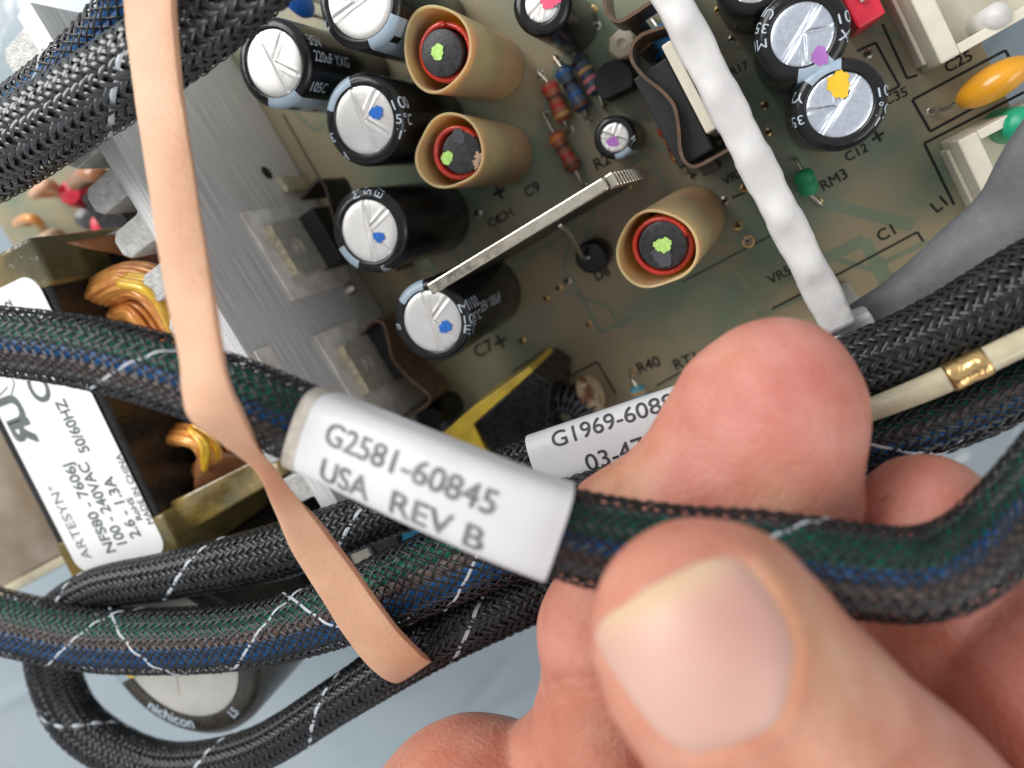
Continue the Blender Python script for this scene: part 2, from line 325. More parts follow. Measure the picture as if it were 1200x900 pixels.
for i in range(34):                        # copper runs under the lacquer
    u, v = rt.uniform(-5.5, 2.2), rt.uniform(-3.8, 2.3); q = [B(u, v, 0)]; wd = rt.choice((0.05, 0.07, 0.07, 0.16)); d_ = rt.choice(((1, 0), (0, 1), (-1, 0), (0, -1)))
    for k_ in range(3):
        L_ = rt.uniform(0.35, 1.3); u = min(2.7, max(-6.0, u + d_[0] * L_)); v = min(2.6, max(-6, v + d_[1] * L_)); q.append(B(u, v, 0)); d_ = (d_[1], d_[0]) if k_ == 0 else (d_[0] or rt.choice((-1, 1)), d_[1] or rt.choice((-1, 1)))
    V, Fc = join_vf([line_vf(q[k_] + BZ * (0.0012 + 0.00003 * i + 0.0002 * k_), q[k_ + 1] + BZ * (0.0012 + 0.00003 * i + 0.0002 * k_), wd, BZ) for k_ in range(3) if np.linalg.norm(q[k_ + 1] - q[k_]) > 0.05])
    mesh_obj('copper_trace', V, Fc, m_trace, pcb, smooth=False)
def pads(pxs):
    for (px, py) in pxs:
        p = P(px, py, 0); r = random.uniform(0.045, 0.07)
        revolve('solder_pad', p, BZ, [(r, 0.004), (r * 0.6, 0.012), (0.028, 0.03), (0.02, 0.045), (0.0001, 0.05)], m_lead if random.random() < 0.4 else m_gold, pcb, seg=14)
        revolve('pin_hole', p + BX * 0.0, BZ, [(0.024, 0.047), (0.022, 0.056), (0.0001, 0.057)], m_silk, pcb, seg=10)
pads([(1091, 131), (1017, 63), (1035, 102), (869, 8), (841, 12), (857, 46), (896, 124), (876, 282), (873, 220), (812, 207), (634, 88), (667, 152), (690, 140), (652, 70), (709, 126), (672, 57),
      (640, 135), (686, 218), (766, 118), (742, 436), (700, 30), (695, 12), (640, 350), (655, 338), (665, 330), (560, 250), (900, 155), (905, 190), (960, 236), (740, 215), (850, 235), (865, 265), (868, 18), (612, 400), (560, 395), (690, 380)])
revolve('solder_ring', P(877, 283, 0), BZ, [(0.085, 0.004), (0.085, 0.012), (0.065, 0.012), (0.065, 0.004)], m_gold, pcb, seg=24)

# ------------------------------------------------------------------ finned heat sink with clipped transistors
HU = -6.2; HT = 3.52
hs = thing('heat_sink', 'brushed aluminium finned heat sink standing upright under the rubber band', 'heat sink', B(HU, -2.5, 0))
boxb('plate', HU - 0.28, HU, -5.75, 1.9, 0.02, HT, m_alu, hs, 0.02)
for i in range(12):
    v = -5.45 + 0.63 * i
    V = []; hv = 0.19; tipu = HU - 0.86 + random.uniform(-0.03, 0.03)
    prof = [(HU - 0.27, -hv * 1.2), (HU - 0.36, -hv), (tipu + 0.09, -hv), (tipu, -hv * 0.5), (tipu, hv * 0.5), (tipu + 0.09, hv), (HU - 0.36, hv), (HU - 0.27, hv * 1.2)]
    o = prism('fin', [B(a, v + b) for a, b in prof], 0.04, HT - 0.03 - random.uniform(0, 0.03), m_cast, hs, 0.02)
boxb('step_block', HU + 0.004, HU + 0.05, -0.95, -0.62, 3.1, 3.42, m_pad, hs, 0.03)
def ring_hole(v, z, r):
    c = B(HU, v, z); revolve('screw_hole', c, BX, [(r, 0.004), (r * 0.85, 0.008), (0.0001, 0.008)], m_silk, hs, seg=20)
ring_hole(-3.42, 0.92, 0.11)
boxb('mounting_tag', HU, HU + 0.10, -3.30, -3.05, 0.15, 0.80, m_tabedge, hs, 0.02)
revolve('rivet', B(HU, -1.3, 0.62), BX, [(0.0001, 0.16), (0.07, 0.15), (0.10, 0.08), (0.11, 0.0)], m_lead, hs, seg=18)
def to220(v0, lab, clipside):
    vc = v0 + 0.42
    t = thing('power_transistor', lab, 'transistor', B(HU, vc, 0.2), 'transistors clipped to the heat sink')
    # white insulating pad
    boxb('insulating_pad', HU + 0.002, HU + 0.045, v0 - 0.28, v0 + 1.14, 0.35, 2.12, m_pad, t, 0.02)
    # metal tab with hole
    u0, u1 = HU + 0.05, HU + 0.16; ring = []
    a, b, z0, z1 = v0, v0 + 0.84, 1.02, 1.80; hc = (vc, 1.47); hr = 0.145; ns = 24
    outer = []
    for i in range(ns):
        th = 2 * math.pi * i / ns; dx, dz = math.cos(th), math.sin(th)
        s = min(((b - a) / 2) / max(abs(dx), 1e-6), ((z1 - hc[1]) if dz > 0 else (hc[1] - z0)) / max(abs(dz), 1e-6))
        outer.append((vc + dx * s, hc[1] + dz * s))
    V = []; 
    for uu in (u0, u1):
        for (q, zz) in outer: V.append(B(uu, q, zz))
        for i in range(ns): th = 2 * math.pi * i / ns; V.append(B(uu, vc + hr * math.cos(th), hc[1] + hr * math.sin(th)))
    Fc = []
    for i in range(ns):
        j = (i + 1) % ns
        Fc += [(2 * ns + i, 2 * ns + j, 3 * ns + j, 3 * ns + i), (i, ns + i, ns + j, j), (i, j, 2 * ns + j, 2 * ns + i), (ns + i, 3 * ns + i, 3 * ns + j, ns + j)]
    mesh_obj('tab', V, Fc, m_tab, t, smooth=False)
    boxb('tab_edge', u0 + 0.002, u1 + 0.012, v0 + 0.02, v0 + 0.82, 1.803, 1.845, m_tabedge, t, 0.01)
    # epoxy body
    boxb('body', HU + 0.05, HU + 0.46, v0 - 0.02, v0 + 0.86, 0.18, 1.06, m_blackbody, t, 0.03)
    for q in (-0.25, 0, 0.25): boxb('leg', HU + 0.22, HU + 0.27, vc + q - 0.035, vc + q + 0.035, 0.0, 0.18, m_lead, t, 0)
    return t
to220(-2.55, 'power transistor on a white pad beside the dark bent spring clip', 0)
to220(-0.56, 'power transistor on a white pad just above the large white cable label', 0)
for k, (pts, za, zb, lab) in enumerate(([((352, 234), (362, 222), (374, 211), (383, 225), (389, 250), (394, 268), (402, 290), (412, 305)), 0.55, 1.25, 'dark bent spring clip pressing the upper power transistor'],
                              [((418, 398), (436, 378), (449, 380), (455, 400), (460, 420), (478, 442), (500, 460), (503, 470), (490, 482), (470, 490)), 0.5, 1.25, 'thin brown spring clip bent round the lower power transistor'])):
    c = P(*pts[3], 0.9)
    t = thing('spring_clip', lab, 'clip', (c[0], c[1], 0.0), 'spring clips by the heat sink')
    strip_wall('spring', [P(*q, zb)[:2] for q in pts], za, zb, 0.022, m_clipd if k == 0 else m_clip, t)
    q = P(*pts[-1], zb); strip_wall('foot', [q[:2], q[:2] + np.array([0.2, -0.1]), q[:2] + np.array([0.4, -0.25])], 0.0, za + 0.05, 0.02, m_clip, t)

# ------------------------------------------------------------------ electrolytic capacitors
def blob(c, e1, e2, r, nrm, seed, k=80, rough=0.12):
    rg = random.Random(seed); ph = [rg.uniform(0, 6.28) for _ in range(4)]; V = [c]; 
    for i in range(k):
        a = 2 * math.pi * i / k; rr = r * (1 + rough * (math.sin(2 * a + ph[0]) + 0.7 * math.sin(3 * a + ph[1]) + 0.6 * math.sin(7 * a + ph[2]) + 0.45 * math.sin(16 * a + ph[3])) + rg.uniform(-rough, rough) * 0.25)
        V.append(c + e1 * rr * math.cos(a) + e2 * rr * math.sin(a))
    Fc = [(0, 1 + i, 1 + (i + 1) % k) for i in range(k)]
    return V, Fc
def capacitor(top, z, r, rd, lab, base=None, stripe=None, dot=None, vent=20, topmat=None, texts=(), grp='small electrolytic capacitors', sw=28, cross=False):
    pt = P(*top, z); pb = np.array([pt[0], pt[1], 0.0]) if base is None else P(*base, 0)
    ax = pt - pb; H = np.linalg.norm(ax); e1, e2, w = frame(ax)
    t = thing('capacitor', lab, 'capacitor', pb, grp)
    sh = (r - rd); bend = [(r - sh * 0.75 * (1 - math.cos(q)), H - sh * 0.55 * (1 - math.sin(q))) for q in np.linspace(0, math.pi / 2, 7)]
    prof = [(r * 0.97, 0.0), (r, 0.05), (r, H * 0.5)] + bend + [(rd + 0.01, H - 0.002), (rd - 0.005, H - 0.02), (rd - 0.005, H - 0.05)]
    revolve('sleeve', pb, ax, prof, m_black, t, 64)
    def surf(a, s, lift=0.004):            # point on the sleeve: angle a, distance s down from the silver disc's rim
        pr = [(rd + 0.01, H - 0.001)] + bend[::-1] + [(r, 0.05)]
        for (r0, h0), (r1, h1) in zip(pr[:-1], pr[1:]):
            L = math.hypot(r1 - r0, h1 - h0)
            if s <= L or (r1, h1) == pr[-1]:
                f = min(1, s / max(L, 1e-9)); rr = r0 + (r1 - r0) * f; hh = h0 + (h1 - h0) * f; nx, nh = (h0 - h1), (r1 - r0); q = math.hypot(nx, nh) or 1
                return pb + w * (hh + lift * nh / q) + (e1 * math.cos(a) + e2 * math.sin(a)) * (rr + lift * nx / q)
            s -= L
    # silver top with pressed score lines
    nr, ns = 34, 96; V = []; a0 = math.radians(vent)
    def dseg(x, y, ax_, ay, bx_, by_):
        dx, dy = bx_ - ax_, by_ - ay; f = np.clip(((x - ax_) * dx + (y - ay) * dy) / (dx * dx + dy * dy), 0, 1); return math.hypot(x - ax_ - f * dx, y - ay - f * dy)
    def pol(a, q): return (q * math.cos(a), q * math.sin(a))
    if cross: segs = [(pol(a0, -0.93), pol(a0, 0.93)), (pol(a0 + math.pi / 2, -0.93), pol(a0 + math.pi / 2, 0.93))]
    else:
        segs = [(pol(a0, -0.94), pol(a0, 0.94)), (pol(a0, 0.06), pol(a0 - 0.90, 0.94)), (pol(a0, 0.06), pol(a0 - 2.45, 0.94))]
    rr_ = rd
    qq, aa = np.meshgrid(np.linspace(0, 1, nr + 1), 2 * math.pi * np.arange(ns) / ns, indexing='ij'); xx, yy = qq * np.cos(aa), qq * np.sin(aa); dd = np.full(xx.shape, 9.0)
    for (sx0, sy0), (sx1, sy1) in segs:
        dx, dy = sx1 - sx0, sy1 - sy0; f = np.clip(((xx - sx0) * dx + (yy - sy0) * dy) / (dx * dx + dy * dy), 0, 1); dd = np.minimum(dd, np.hypot(xx - sx0 - f * dx, yy - sy0 - f * dy) * rr_)
    hgt = -0.016 * np.exp(-(dd / 0.017) ** 2) + 0.007 * np.exp(-((dd - 0.036) / 0.014) ** 2) - 0.015 * qq ** 12
    V = (pb + w * (H - 0.008 + hgt)[..., None] + (e1 * xx[..., None] + e2 * yy[..., None]) * rr_).reshape(-1, 3)
    Fc = [(i * ns + j, i * ns + (j + 1) % ns, (i + 1) * ns + (j + 1) % ns, (i + 1) * ns + j)[::-1] for i in range(nr) for j in range(ns)]
    top_o = mesh_obj('can_top', V, Fc, topmat or m_can, t)
    if stripe is not None:
        V = []; Fc = []; na = 14; S = list(np.linspace(0.01, sh * 1.35, 10)) + list(np.linspace(sh * 1.4, H * 0.95, 4))
        for s in S:
            for i in range(na + 1): V.append(surf(math.radians(stripe + (i / na - 0.5) * 2 * sw), s, 0.004))
        for i in range(len(S) - 1):
            for j in range(na): Fc.append((i * (na + 1) + j, i * (na + 1) + j + 1, (i + 1) * (na + 1) + j + 1, (i + 1) * (na + 1) + j))
        mesh_obj('polarity_stripe', V, Fc, m_stripe, t)
        # minus marks
        for s0 in (sh * 1.5, sh * 1.5 + 0.5):
            V = []; 
            for s, da in ((s0, -5), (s0, 5), (s0 + 0.22, 5), (s0 + 0.22, -5)): V.append(surf(math.radians(stripe + da), min(s, H * .9), 0.007))
            mesh_obj('minus_mark', V, [(0, 1, 2, 3)], m_black, t)
    if dot:
        (dx, dy), dr, dm = dot; c = P(dx, dy, z); c = c - w * ((c - pb) @ w - H - 0.006)
        V, Fc = blob(c, e1, e2, dr, w, int(dx)); mesh_obj('ink_dot', V, Fc, dm, t, smooth=False)
    for (s, adeg, s0, hh, around) in texts:   # letters run round the rim (around) or down the side
        V, Fc = text_vf(s, 0.0); V = V / 0.7 * hh; W = []
        x0 = V[:, 0].max() / 2
        for x, y in V:
            if around: W.append(surf(math.radians(adeg) - (x - x0) / r, s0 + hh - y, 0.005))
            else: W.append(surf(math.radians(adeg) + y / r, s0 + x, 0.005))
        mesh_obj('printed_text', W, Fc, m_print, t, smooth=False)
    return t
# image angle -> angle about the axis: 0 = image right, 90 = image up
capacitor((320, 74), 2.25, 0.54, 0.40, 'black capacitor with blown-bright silver top touching the aluminium heat sink', stripe=-80, vent=115, texts=(('35V', 20, 0.18, 0.15, False), ('220uF YXG', 0, 0.2, 0.13, False), ('105C', -40, 0.2, 0.13, False)))
capacitor((420, 0), 2.3, 0.55, 0.42, 'black capacitor with bright silver top cut by the upper picture edge', stripe=-52, vent=205, texts=(('25V', 200, 0.06, 0.12, False), ('470', 20, 0.2, 0.14, False)))
capacitor((426, 141), 2.2, 0.56, 0.41, 'black capacitor with blue dot, its stripe facing the pair of bright tops', stripe=135, vent=110, dot=((441, 132), 0.085, m_blue),
          texts=(('35V', 195, 0.05, 0.13, False), ('A', 228, 0.06, 0.12, False), ('100', 12, 0.03, 0.15, False), ('5°C', -8, 0.03, 0.13, False), ('T', -28, 0.05, 0.13, False)))
capacitor((432, 271), 2.3, 0.55, 0.40, 'black capacitor with blue dot between the ochre tube and the heat sink clips', stripe=-135, vent=95, dot=((444, 278), 0.075, m_blue), sw=20,
          texts=(('M10', 100, 0.03, 0.12, False), ('5°', 80, 0.05, 0.12, False), ('E7', 62, 0.05, 0.12, False), ('uF', -75, 0.06, 0.1, False)))
capacitor((506, 377), 2.3, 0.55, 0.41, 'black capacitor with blue dot touching the end of the upright metal plate', stripe=125, vent=105, dot=((522, 383), 0.085, m_blue), sw=24,
          texts=(('M100', 16, 0.02, 0.15, False), ('105°C', -2, 0.04, 0.13, False), ('ET', -18, 0.04, 0.14, False), ('uF', 185, 0.05, 0.13, False), ('35V 100uF', 5, 0.5, 0.14, False)))
capacitor((634, 4), 1.7, 0.36, 0.205, 'small black capacitor with pink ink mark at the upper picture edge', vent=40, dot=((645, -2), 0.12, m_pink))
capacitor((720, 161), 1.0, 0.275, 0.185, 'tiny low capacitor with violet crossed top beside the resistors', stripe=-62, vent=70, sw=26, cross=True, dot=((718, 166), 0.07, m_violet), texts=(('4', -15, 0.02, 0.09, False),))
capacitor((940, 40), 1.8, 0.485, 0.325, 'black capacitor with violet mark on its stripe beside the red block', stripe=-66, vent=60, topmat=m_canblue, sw=26, dot=((961, 66), 0.09, m_violet),
          texts=(('35V', 160, 0.03, 0.12, False), ('UF', 140, 0.04, 0.11, False), ('M0', 182, 0.03, 0.12, False), ('10', 10, 0.04, 0.13, False), ('X', -14, 0.04, 0.13, False)))
capacitor((984, 123), 1.8, 0.485, 0.34, 'black capacitor with yellow ink dot next to the printed C12', stripe=118, vent=240, topmat=m_canblue, sw=26, dot=((983, 99), 0.125, m_yellow),
          texts=(('YXG', 160, 0.03, 0.12, False), ('35V', 192, 0.03, 0.12, False), ('10V', 8, 0.04, 0.12, False), ('°C', -14, 0.04, 0.12, False), ('T', -32, 0.04, 0.12, False)))
capacitor((884, -34), 1.5, 0.45, 0.32, 'black capacitor mostly cut off above the white plate and printed C3', stripe=120, vent=60)

# big can capacitor at the lower left of the board
def big_can():
    z = 3.7; pt = P(203, 768, z); pb = np.array([pt[0], pt[1], 0.0]); r = 1.50; rd = 1.10
    t = thing('can_capacitor', 'wide can capacitor with cream disc top lettered nichicon inside the cable loop', 'capacitor', pb)
    revolve('sleeve', pb, BZ, [(r * 0.98, 0), (r, 0.06), (r, z - 0.22), (r - 0.03, z - 0.10), (r - 0.12, z - 0.02), (r - 0.2, z), (rd + 0.03, z - 0.015), (rd, z - 0.06)], mat('brown_black_sleeve', (0.02, 0.018, 0.016), 0.28, col2=(0.06, 0.054, 0.045), scale=14, mixlo=0.45, mixhi=0.75, bump=0.004, bscale=12), t, 80)
    revolve('can_top', pb, BZ, [(rd - 0.002, z - 0.04), (rd - 0.05, z - 0.03), (0.3, z - 0.028), (0.0001, z - 0.028)], mat('cream_disc', (0.62, 0.61, 0.56), 0.45, 0.15, var=0.05, scale=3, bump=0.003, bscale=30), t, 64)
    a0, a1 = math.radians(168), math.radians(212)
    revolve('polarity_stripe', pb, BZ, [(r + 0.004, z - 0.3), (r - 0.026, z - 0.096), (r - 0.117, z - 0.014), (r - 0.2, z + 0.005), (rd + 0.03, z - 0.010)], m_stripe, t, 16, a0, a1)
    def ring_text(s, mid_deg, rad, h):
        V, Fc = text_vf(s, 0.02); V = V / 0.7 * h; x0 = V[:, 0].max() / 2; W = []
        for x, y in V:
            a = math.radians(mid_deg) + (x - x0) / rad; q = rad - y
            W.append(pb + BZ * (z + 0.006) + np.array([math.cos(a), math.sin(a), 0]) * q)
        mesh_obj('printed_text', W, Fc, m_print, t, smooth=False)
    ring_text('nichicon', 256, r - 0.21, 0.19)
    ring_text('LS', 318, r - 0.2, 0.14)
    V, Fc = blob(P(152, 790, z), np.array([1., 0, 0]), np.array([0, 1., 0]), 0.07, BZ, 3); V = [v + BZ * 0.01 for v in V]; mesh_obj('ink_dot', V, Fc, m_yellow, t, smooth=False)
    V, Fc = join_vf([line_vf(pb + np.array([0, 0, z - 0.02]), pb + np.array([0.75 * math.cos(a), 0.75 * math.sin(a), z - 0.02]), 0.02, BZ) for a in (0.4, 2.3, 4.6)])
    mesh_obj('score_line', V, Fc, m_soiled, t, smooth=False)
big_can()

# ------------------------------------------------------------------ red-wound inductors in ochre tubes
def inductor(top, base, coil, core, z, r, rc, lab, dots, flat=0.0, fa=0.0, tear=False):
    pt = P(*top, z); pb = P(*base, 0); ax = pt - pb; H = np.linalg.norm(ax); e1, e2, w = frame(ax)
    t = thing('inductor', lab, 'inductor', pb, 'inductors in ochre tubes')
    def fn(rr, h, a): return rr * (1 + (flat * math.cos(2 * (a - fa)) + 0.045 * math.sin(3 * a + fa * 5) * (h / H) ** 2 + 0.012 * math.sin(5 * a + 2 * h)) * h / H)
    tilt = 0.05
    prof = [(r * 0.95, 0.0), (r * 0.98, 0.3), (r, H - 0.05), (r, H - 0.01), (r - 0.015, H), (r - 0.032, H - 0.01), (r - 0.036, H - 0.06), (r - 0.04, H * 0.45)]
    revolve('sleeve_tube', pb, ax, prof, m_tube, t, 56, fn=fn)
    cz = z - 0.10; cc = P(*coil, cz); ca = P(*core, z - 0.05)
    # helical winding
    Cp = []; turns = 9
    for i in range(turns * 28 + 1):
        a = 2 * math.pi * i / 28; hh = -i / 28 * 0.085
        Cp.append(cc + (e1 * math.cos(a + fa) + e2 * math.sin(a + fa)) * (rc - 0.034) + w * hh)
    V, Fc = tube_vf(np.array(Cp), 0.036, 8); mesh_obj('winding', V, Fc, m_redwire, t)
    revolve('ferrite_core', ca - w * 1.4, w, [(rc - 0.072, 0), (rc - 0.072, 1.36), (rc - 0.08, 1.39), (rc - 0.11, 1.4), (0.0001, 1.395)], m_ferrite, t, 40)
    for (q, dr, dm, ro) in dots:
        c = P(*q, z - 0.05); c = c - w * ((c - ca) @ w - 0.008 - (0.003 if dm is m_green else 0)); V, Fc = blob(c, e1, e2, dr, w, int(q[0]) + 3, rough=ro); mesh_obj('ink_dot', V, Fc, dm, t, smooth=False)
    return t
m_gluegrey = mat('clear_glue', (0.09, 0.09, 0.10), 0.2); m_gluetan = mat('tan_glue', (0.50, 0.34, 0.22), 0.6, var=0.2)
inductor((511, 57), (580, 80), (521, 61), (517, 62), 2.1, 0.465, 0.345, 'ochre tube inductor with centred green dot, uppermost of the three', [((513, 61), 0.085, m_green, 0.1)], flat=0.05, fa=1.5)
inductor((526, 178), (592, 182), (535, 179), (540, 179), 2.1, 0.455, 0.33, 'ochre tube inductor with off-centre green dot and brown glue on its core', [((524, 185), 0.08, m_green, 0.08), ((537, 160), 0.09, m_gluegrey, 0.1), ((561, 186), 0.07, m_gluetan, 0.4)], flat=0.06, fa=0.6)
inductor((768, 293), (812, 256), (775, 289), (776, 288), 2.2, 0.475, 0.36, 'ochre tube inductor standing alone in front of the upright metal plate', [((777, 287), 0.095, m_green, 0.12), ((776, 300), 0.12, m_gluegrey, 0.12)], flat=0.05, fa=0.4)

# ------------------------------------------------------------------ upright metal plate with its pin and small transistor
pl = thing('metal_plate', 'thin upright metal plate with bright top edge and toothed end', 'metal plate', B(-2.7, -0.5, 0))
boxb('sheet', -3.94, -1.46, -0.565, -0.455, 0.05, 2.62, m_platedark, pl, 0.008)
boxb('top_edge', -3.95, -1.44, -0.585, -0.435, 2.622, 2.72, m_plate, pl, 0.02)
for i in range(11):
    z = 2.52 - 0.235 * i
    boxb('tooth', -1.455, -1.34, -0.595, -0.425, z - 0.06, z + 0.05, m_plate, pl, 0.02)
t = thing('small_transistor', 'small round black part with a bent wire leg under the plate edge', 'transistor', P(694, 300, 0))
revolve('body', P(700, 297, 0), BZ, [(0.24, 0.0), (0.24, 0.42), (0.20, 0.47), (0.0001, 0.47)], m_black, t, 28)
tube('bent_leg', [P(655, 263, 1.9), P(666, 272, 1.5), P(676, 288, 1.0), P(683, 301, 0.6), P(690, 301, 0.48)], 0.035, m_lead, t)

# ------------------------------------------------------------------ white coated heat sink bar with its transistor and clips
bar = thing('coated_heat_sink_plate', 'white silicone coated upright bar crossing the board with lumpy top', 'heat sink', B(0.02, 0.2, 0))
nv, nu = 90, 12; V = []; z0 = 2.45
for i in range(nv + 1):
    v = -2.6 + (2.15 + 2.6) * i / nv; f = i / nv
    bumps = sum(math.exp(-((v - c) / 0.17) ** 2) for c in (-1.5, -0.72, 0.02, 0.75, 1.4))
    lump = 0.08 * bumps + 0.008 * math.sin(v * 11.0)
    wl = 0.19 + 0.007 * math.tanh(4 * math.sin(v * 8.4)) + 0.002 * math.sin(v * 23.0)
    prof = [(-wl, 0.1), (-wl, z0 - 0.35), (-wl * 1.0, z0 - 0.10), (-wl * 0.96, z0 - 0.03), (-wl * 0.78, z0 + lump * 0.35), (-wl * 0.25, z0 + lump), (wl * 0.2, z0 + lump * 0.9), (wl * 0.78, z0 + lump * 0.3), (wl * 0.97, z0 - 0.03), (wl * 1.0, z0 - 0.15), (wl, z0 - 0.4), (wl, 0.1)]
    off = 0.0
    for a, zz in prof: V.append(B(a + off, v, zz))
k = 12
Fc = [(i * k + j, i * k + j + 1, (i + 1) * k + j + 1, (i + 1) * k + j) for i in range(nv) for j in range(k - 1)] + [tuple(range(k))[::-1], tuple(nv * k + j for j in range(k))]
mesh_obj('coated_edge', V, [f[::-1] for f in Fc], m_white, bar)
boxb('foot_block', -0.05, 0.35, 2.16, 2.55, 0.003, 2.2, m_white, bar, 0.05)
t = thing('power_transistor', 'large black transistor with cream edge clamped against the white bar', 'transistor', B(-0.5, -0.9, 0))
ua, va = UV(796, 60, 1.7); ub, vb = UV(842, 150, 1.7)
boxb('body', -0.78, -0.33, va - 0.05, vb + 0.18, 0.05, 1.55, m_blackbody, t, 0.03)
boxb('insulating_pad', -0.32, -0.20, va - 0.12, vb + 0.0, 0.2, 1.95, m_cream, t, 0.02)
boxb('leg', -0.62, -0.40, vb + 0.19, vb + 0.40, 0.0, 0.9, m_clipd, t, 0.01)
for pts, lab in ([((758, 38), (748, 44), (740, 55), (741, 72), (755, 90), (777, 108), (790, 125), (795, 150), (797, 175), (803, 190), (815, 195), (838, 184), (862, 170)), 'long brown wavy spring clip curving round the large black transistor'],
                 [((706, -14), (710, 12), (718, 23), (728, 24), (745, 14), (775, -6)), 'short brown spring clip hooked at the upper picture edge']):
    c = P(*pts[2], 1.0); t = thing('spring_clip', lab, 'clip', (c[0], c[1], 0), 'spring clips by the white bar')
    if 'long' in lab: pts = ((788, 28),) + pts
    strip_wall('spring', [P(*q, 1.7)[:2] for q in pts], 1.1, 1.7, 0.02, m_clip, t)
    q = P(*pts[3], 1.7); strip_wall('foot', [q[:2], q[:2] + np.array([0.08, 0.05]), q[:2] + np.array([0.16, 0.12])], 0.0, 1.12, 0.02, m_clip, t)

# ------------------------------------------------------------------ small parts on the board
def resistor(a, b, la, lb, r, m, bands, lab, z=0.2, grp='resistors'):
    pa, pb = P(*a, z), P(*b, z); ax = pb - pa; L = np.linalg.norm(ax)
    t = thing('resistor', lab, 'resistor', P(*la, 0), grp)
    prof = [(0.0001, -0.02), (r * 0.7, 0.0), (r, 0.05), (r, 0.13), (r * 0.82, 0.19), (r * 0.82, L - 0.19), (r, L - 0.13), (r, L - 0.05), (r * 0.7, L), (0.0001, L + 0.02)]
    revolve('body', pa, ax, prof, m, t, 24)
    for k, c in enumerate(bands):
        h = 0.06 + (L - 0.16) * k / max(1, len(bands) - 1); rr = r + 0.003 if (h < 0.12 or h > L - 0.16) else r * 0.82 + 0.004
        revolve('band', pa, ax, [(rr - 0.01, h), (rr, h), (rr, h + 0.055), (rr - 0.01, h + 0.055)], m_band[c], t, 24)
    w = unit(ax)
    tube('lead', [P(*la, 0), P(*la, 0) + BZ * z * 0.7 + w * 0.02, pa - w * 0.02 * 1, pa + w * 0.03], 0.026, m_lead, t, 8)
    tube('lead', [pb - w * 0.03, pb + w * 0.02, P(*lb, 0) + BZ * z * 0.7 - w * 0.02, P(*lb, 0)], 0.026, m_lead, t, 8)
resistor((642, 97), (661, 141), (633, 84), (669, 153), 0.125, m_rbrown, ['red', 'brown', 'red', 'gold'], 'red-brown resistor, first of the row of three above the tiny capacitor')
resistor((658, 79), (684, 129), (651, 66), (692, 141), 0.125, m_rdark, ['blue', 'black', 'blue', 'brown'], 'dark blue banded resistor, middle of the row of three')
resistor((676, 66), (701, 109), (670, 52), (710, 128), 0.125, m_rdark, ['black', 'gold', 'pink', 'pink'], 'dark resistor with pink bands beside the black round transistor')
resistor((649, 156), (674, 199), (639, 133), (688, 220), 0.12, m_rbrown, ['orange', 'brown', 'red', 'brown'], 'red-brown resistor between the ochre tube and the tiny capacitor')
resistor((777, 144), (799, 188), (765, 116), (806, 203), 0.12, m_rbrown, ['red', 'orange', 'brown', 'gold'], 'red-brown resistor under the long wavy spring clip')
resistor((770, 32), (786, 72), (764, 22), (792, 84), 0.17, m_bluep, ['blue', 'black'], 'blue epoxy part beside the white bar behind the spring clip')
resistor((746, 453), (756, 482), (741, 434), (762, 500), 0.13, m_teal, ['gold', 'blue'], 'teal resistor just above the second white cable label', z=0.35)
resistor((940, 200), (950, 228), (932, 186), (962, 240), 0.13, m_greenp, [], 'dark green part beside the white bar next to printed RM3')
resistor((690, 405), (700, 425), (685, 396), (708, 436), 0.001, m_rdark, [], 'x') if False else None
t = thing('ceramic_bead', 'ivory ceramic bead below the hooked spring clip', 'bead', P(726, 58, 0))
revolve('bead', P(733, 60, 0), P(728, 50, 0.7) - P(733, 60, 0), [(0.16, 0), (0.2, 0.1), (0.2, 0.52), (0.17, 0.62), (0.07, 0.66), (0.05, 0.62), (0.0001, 0.60)], m_ivory, t, 7)
t = thing('small_transistor', 'black half-round transistor beside the pink banded resistor', 'transistor', P(727, 100, 0))
c = P(728, 100, 0); prism('body', [c[:2] + 0.26 * np.array([math.cos(a), math.sin(a)]) for a in np.linspace(math.radians(-20), math.radians(240), 18)], 0.12, 0.62, m_blackbody, t, 0.02)
for q in (-0.1, 0, 0.1): boxb('leg', c @ BX + q - 0.02, c @ BX + q + 0.02, c @ BY - 0.02, c @ BY + 0.02, 0.0, 0.12, m_lead, t, 0)
t = thing('disc_capacitor', 'blue disc capacitor peeping out above the two bright silver tops', 'disc capacitor', P(352, 5, 0))
revolve('disc', P(344, -8, 1.3), BX, [(0.0001, -0.13), (0.2, -0.12), (0.33, -0.06), (0.36, 0), (0.33, 0.06), (0.2, 0.12), (0.0001, 0.13)], m_blue, t, 28)
for s in (-0.15, 0.15): tube('lead', [P(348, 2, 1.3) + BY * s - BZ * 0.3, P(348, 2, 0.6) + BY * s, P(348, 2, 1.3) * [1, 1, 0] + BY * s], 0.03, m_lead, t, 8)
# black part wrapped in yellow tape and its beige neighbour
t = thing('tape_wrapped_coil', 'black coil block with yellow tape edge behind the two white cable labels', 'coil', P(600, 480, 0))
u0, v0 = UV(624, 436, 1.1); u1, v1 = UV(560, 497, 1.4)
U0, V0 = UV(552, 498, 1.5); U1, V1 = UV(640, 500, 1.5)
q = [P(555, 497, 1.45), P(624, 434, 1.45), P(645, 448, 1.45), P(640, 500, 1.45), P(610, 530, 1.45), P(575, 530, 1.45)]
prism('core', [a[:2] for a in q], 0.06, 1.45, m_core, t, 0.03)
q2 = [P(520, 507, 1.42), P(553, 478, 1.42), P(622, 428, 1.42), P(626, 434, 1.42), P(556, 496, 1.42), P(572, 530, 1.42), P(545, 530, 1.42)]
prism('tape', [a[:2] for a in q2], 0.3, 1.47, m_yellowtape, t, 0.015)
t = thing('toroid_coil', 'black wound ring coil between the yellow tape and the beige disc', 'coil', P(668, 488, 0))
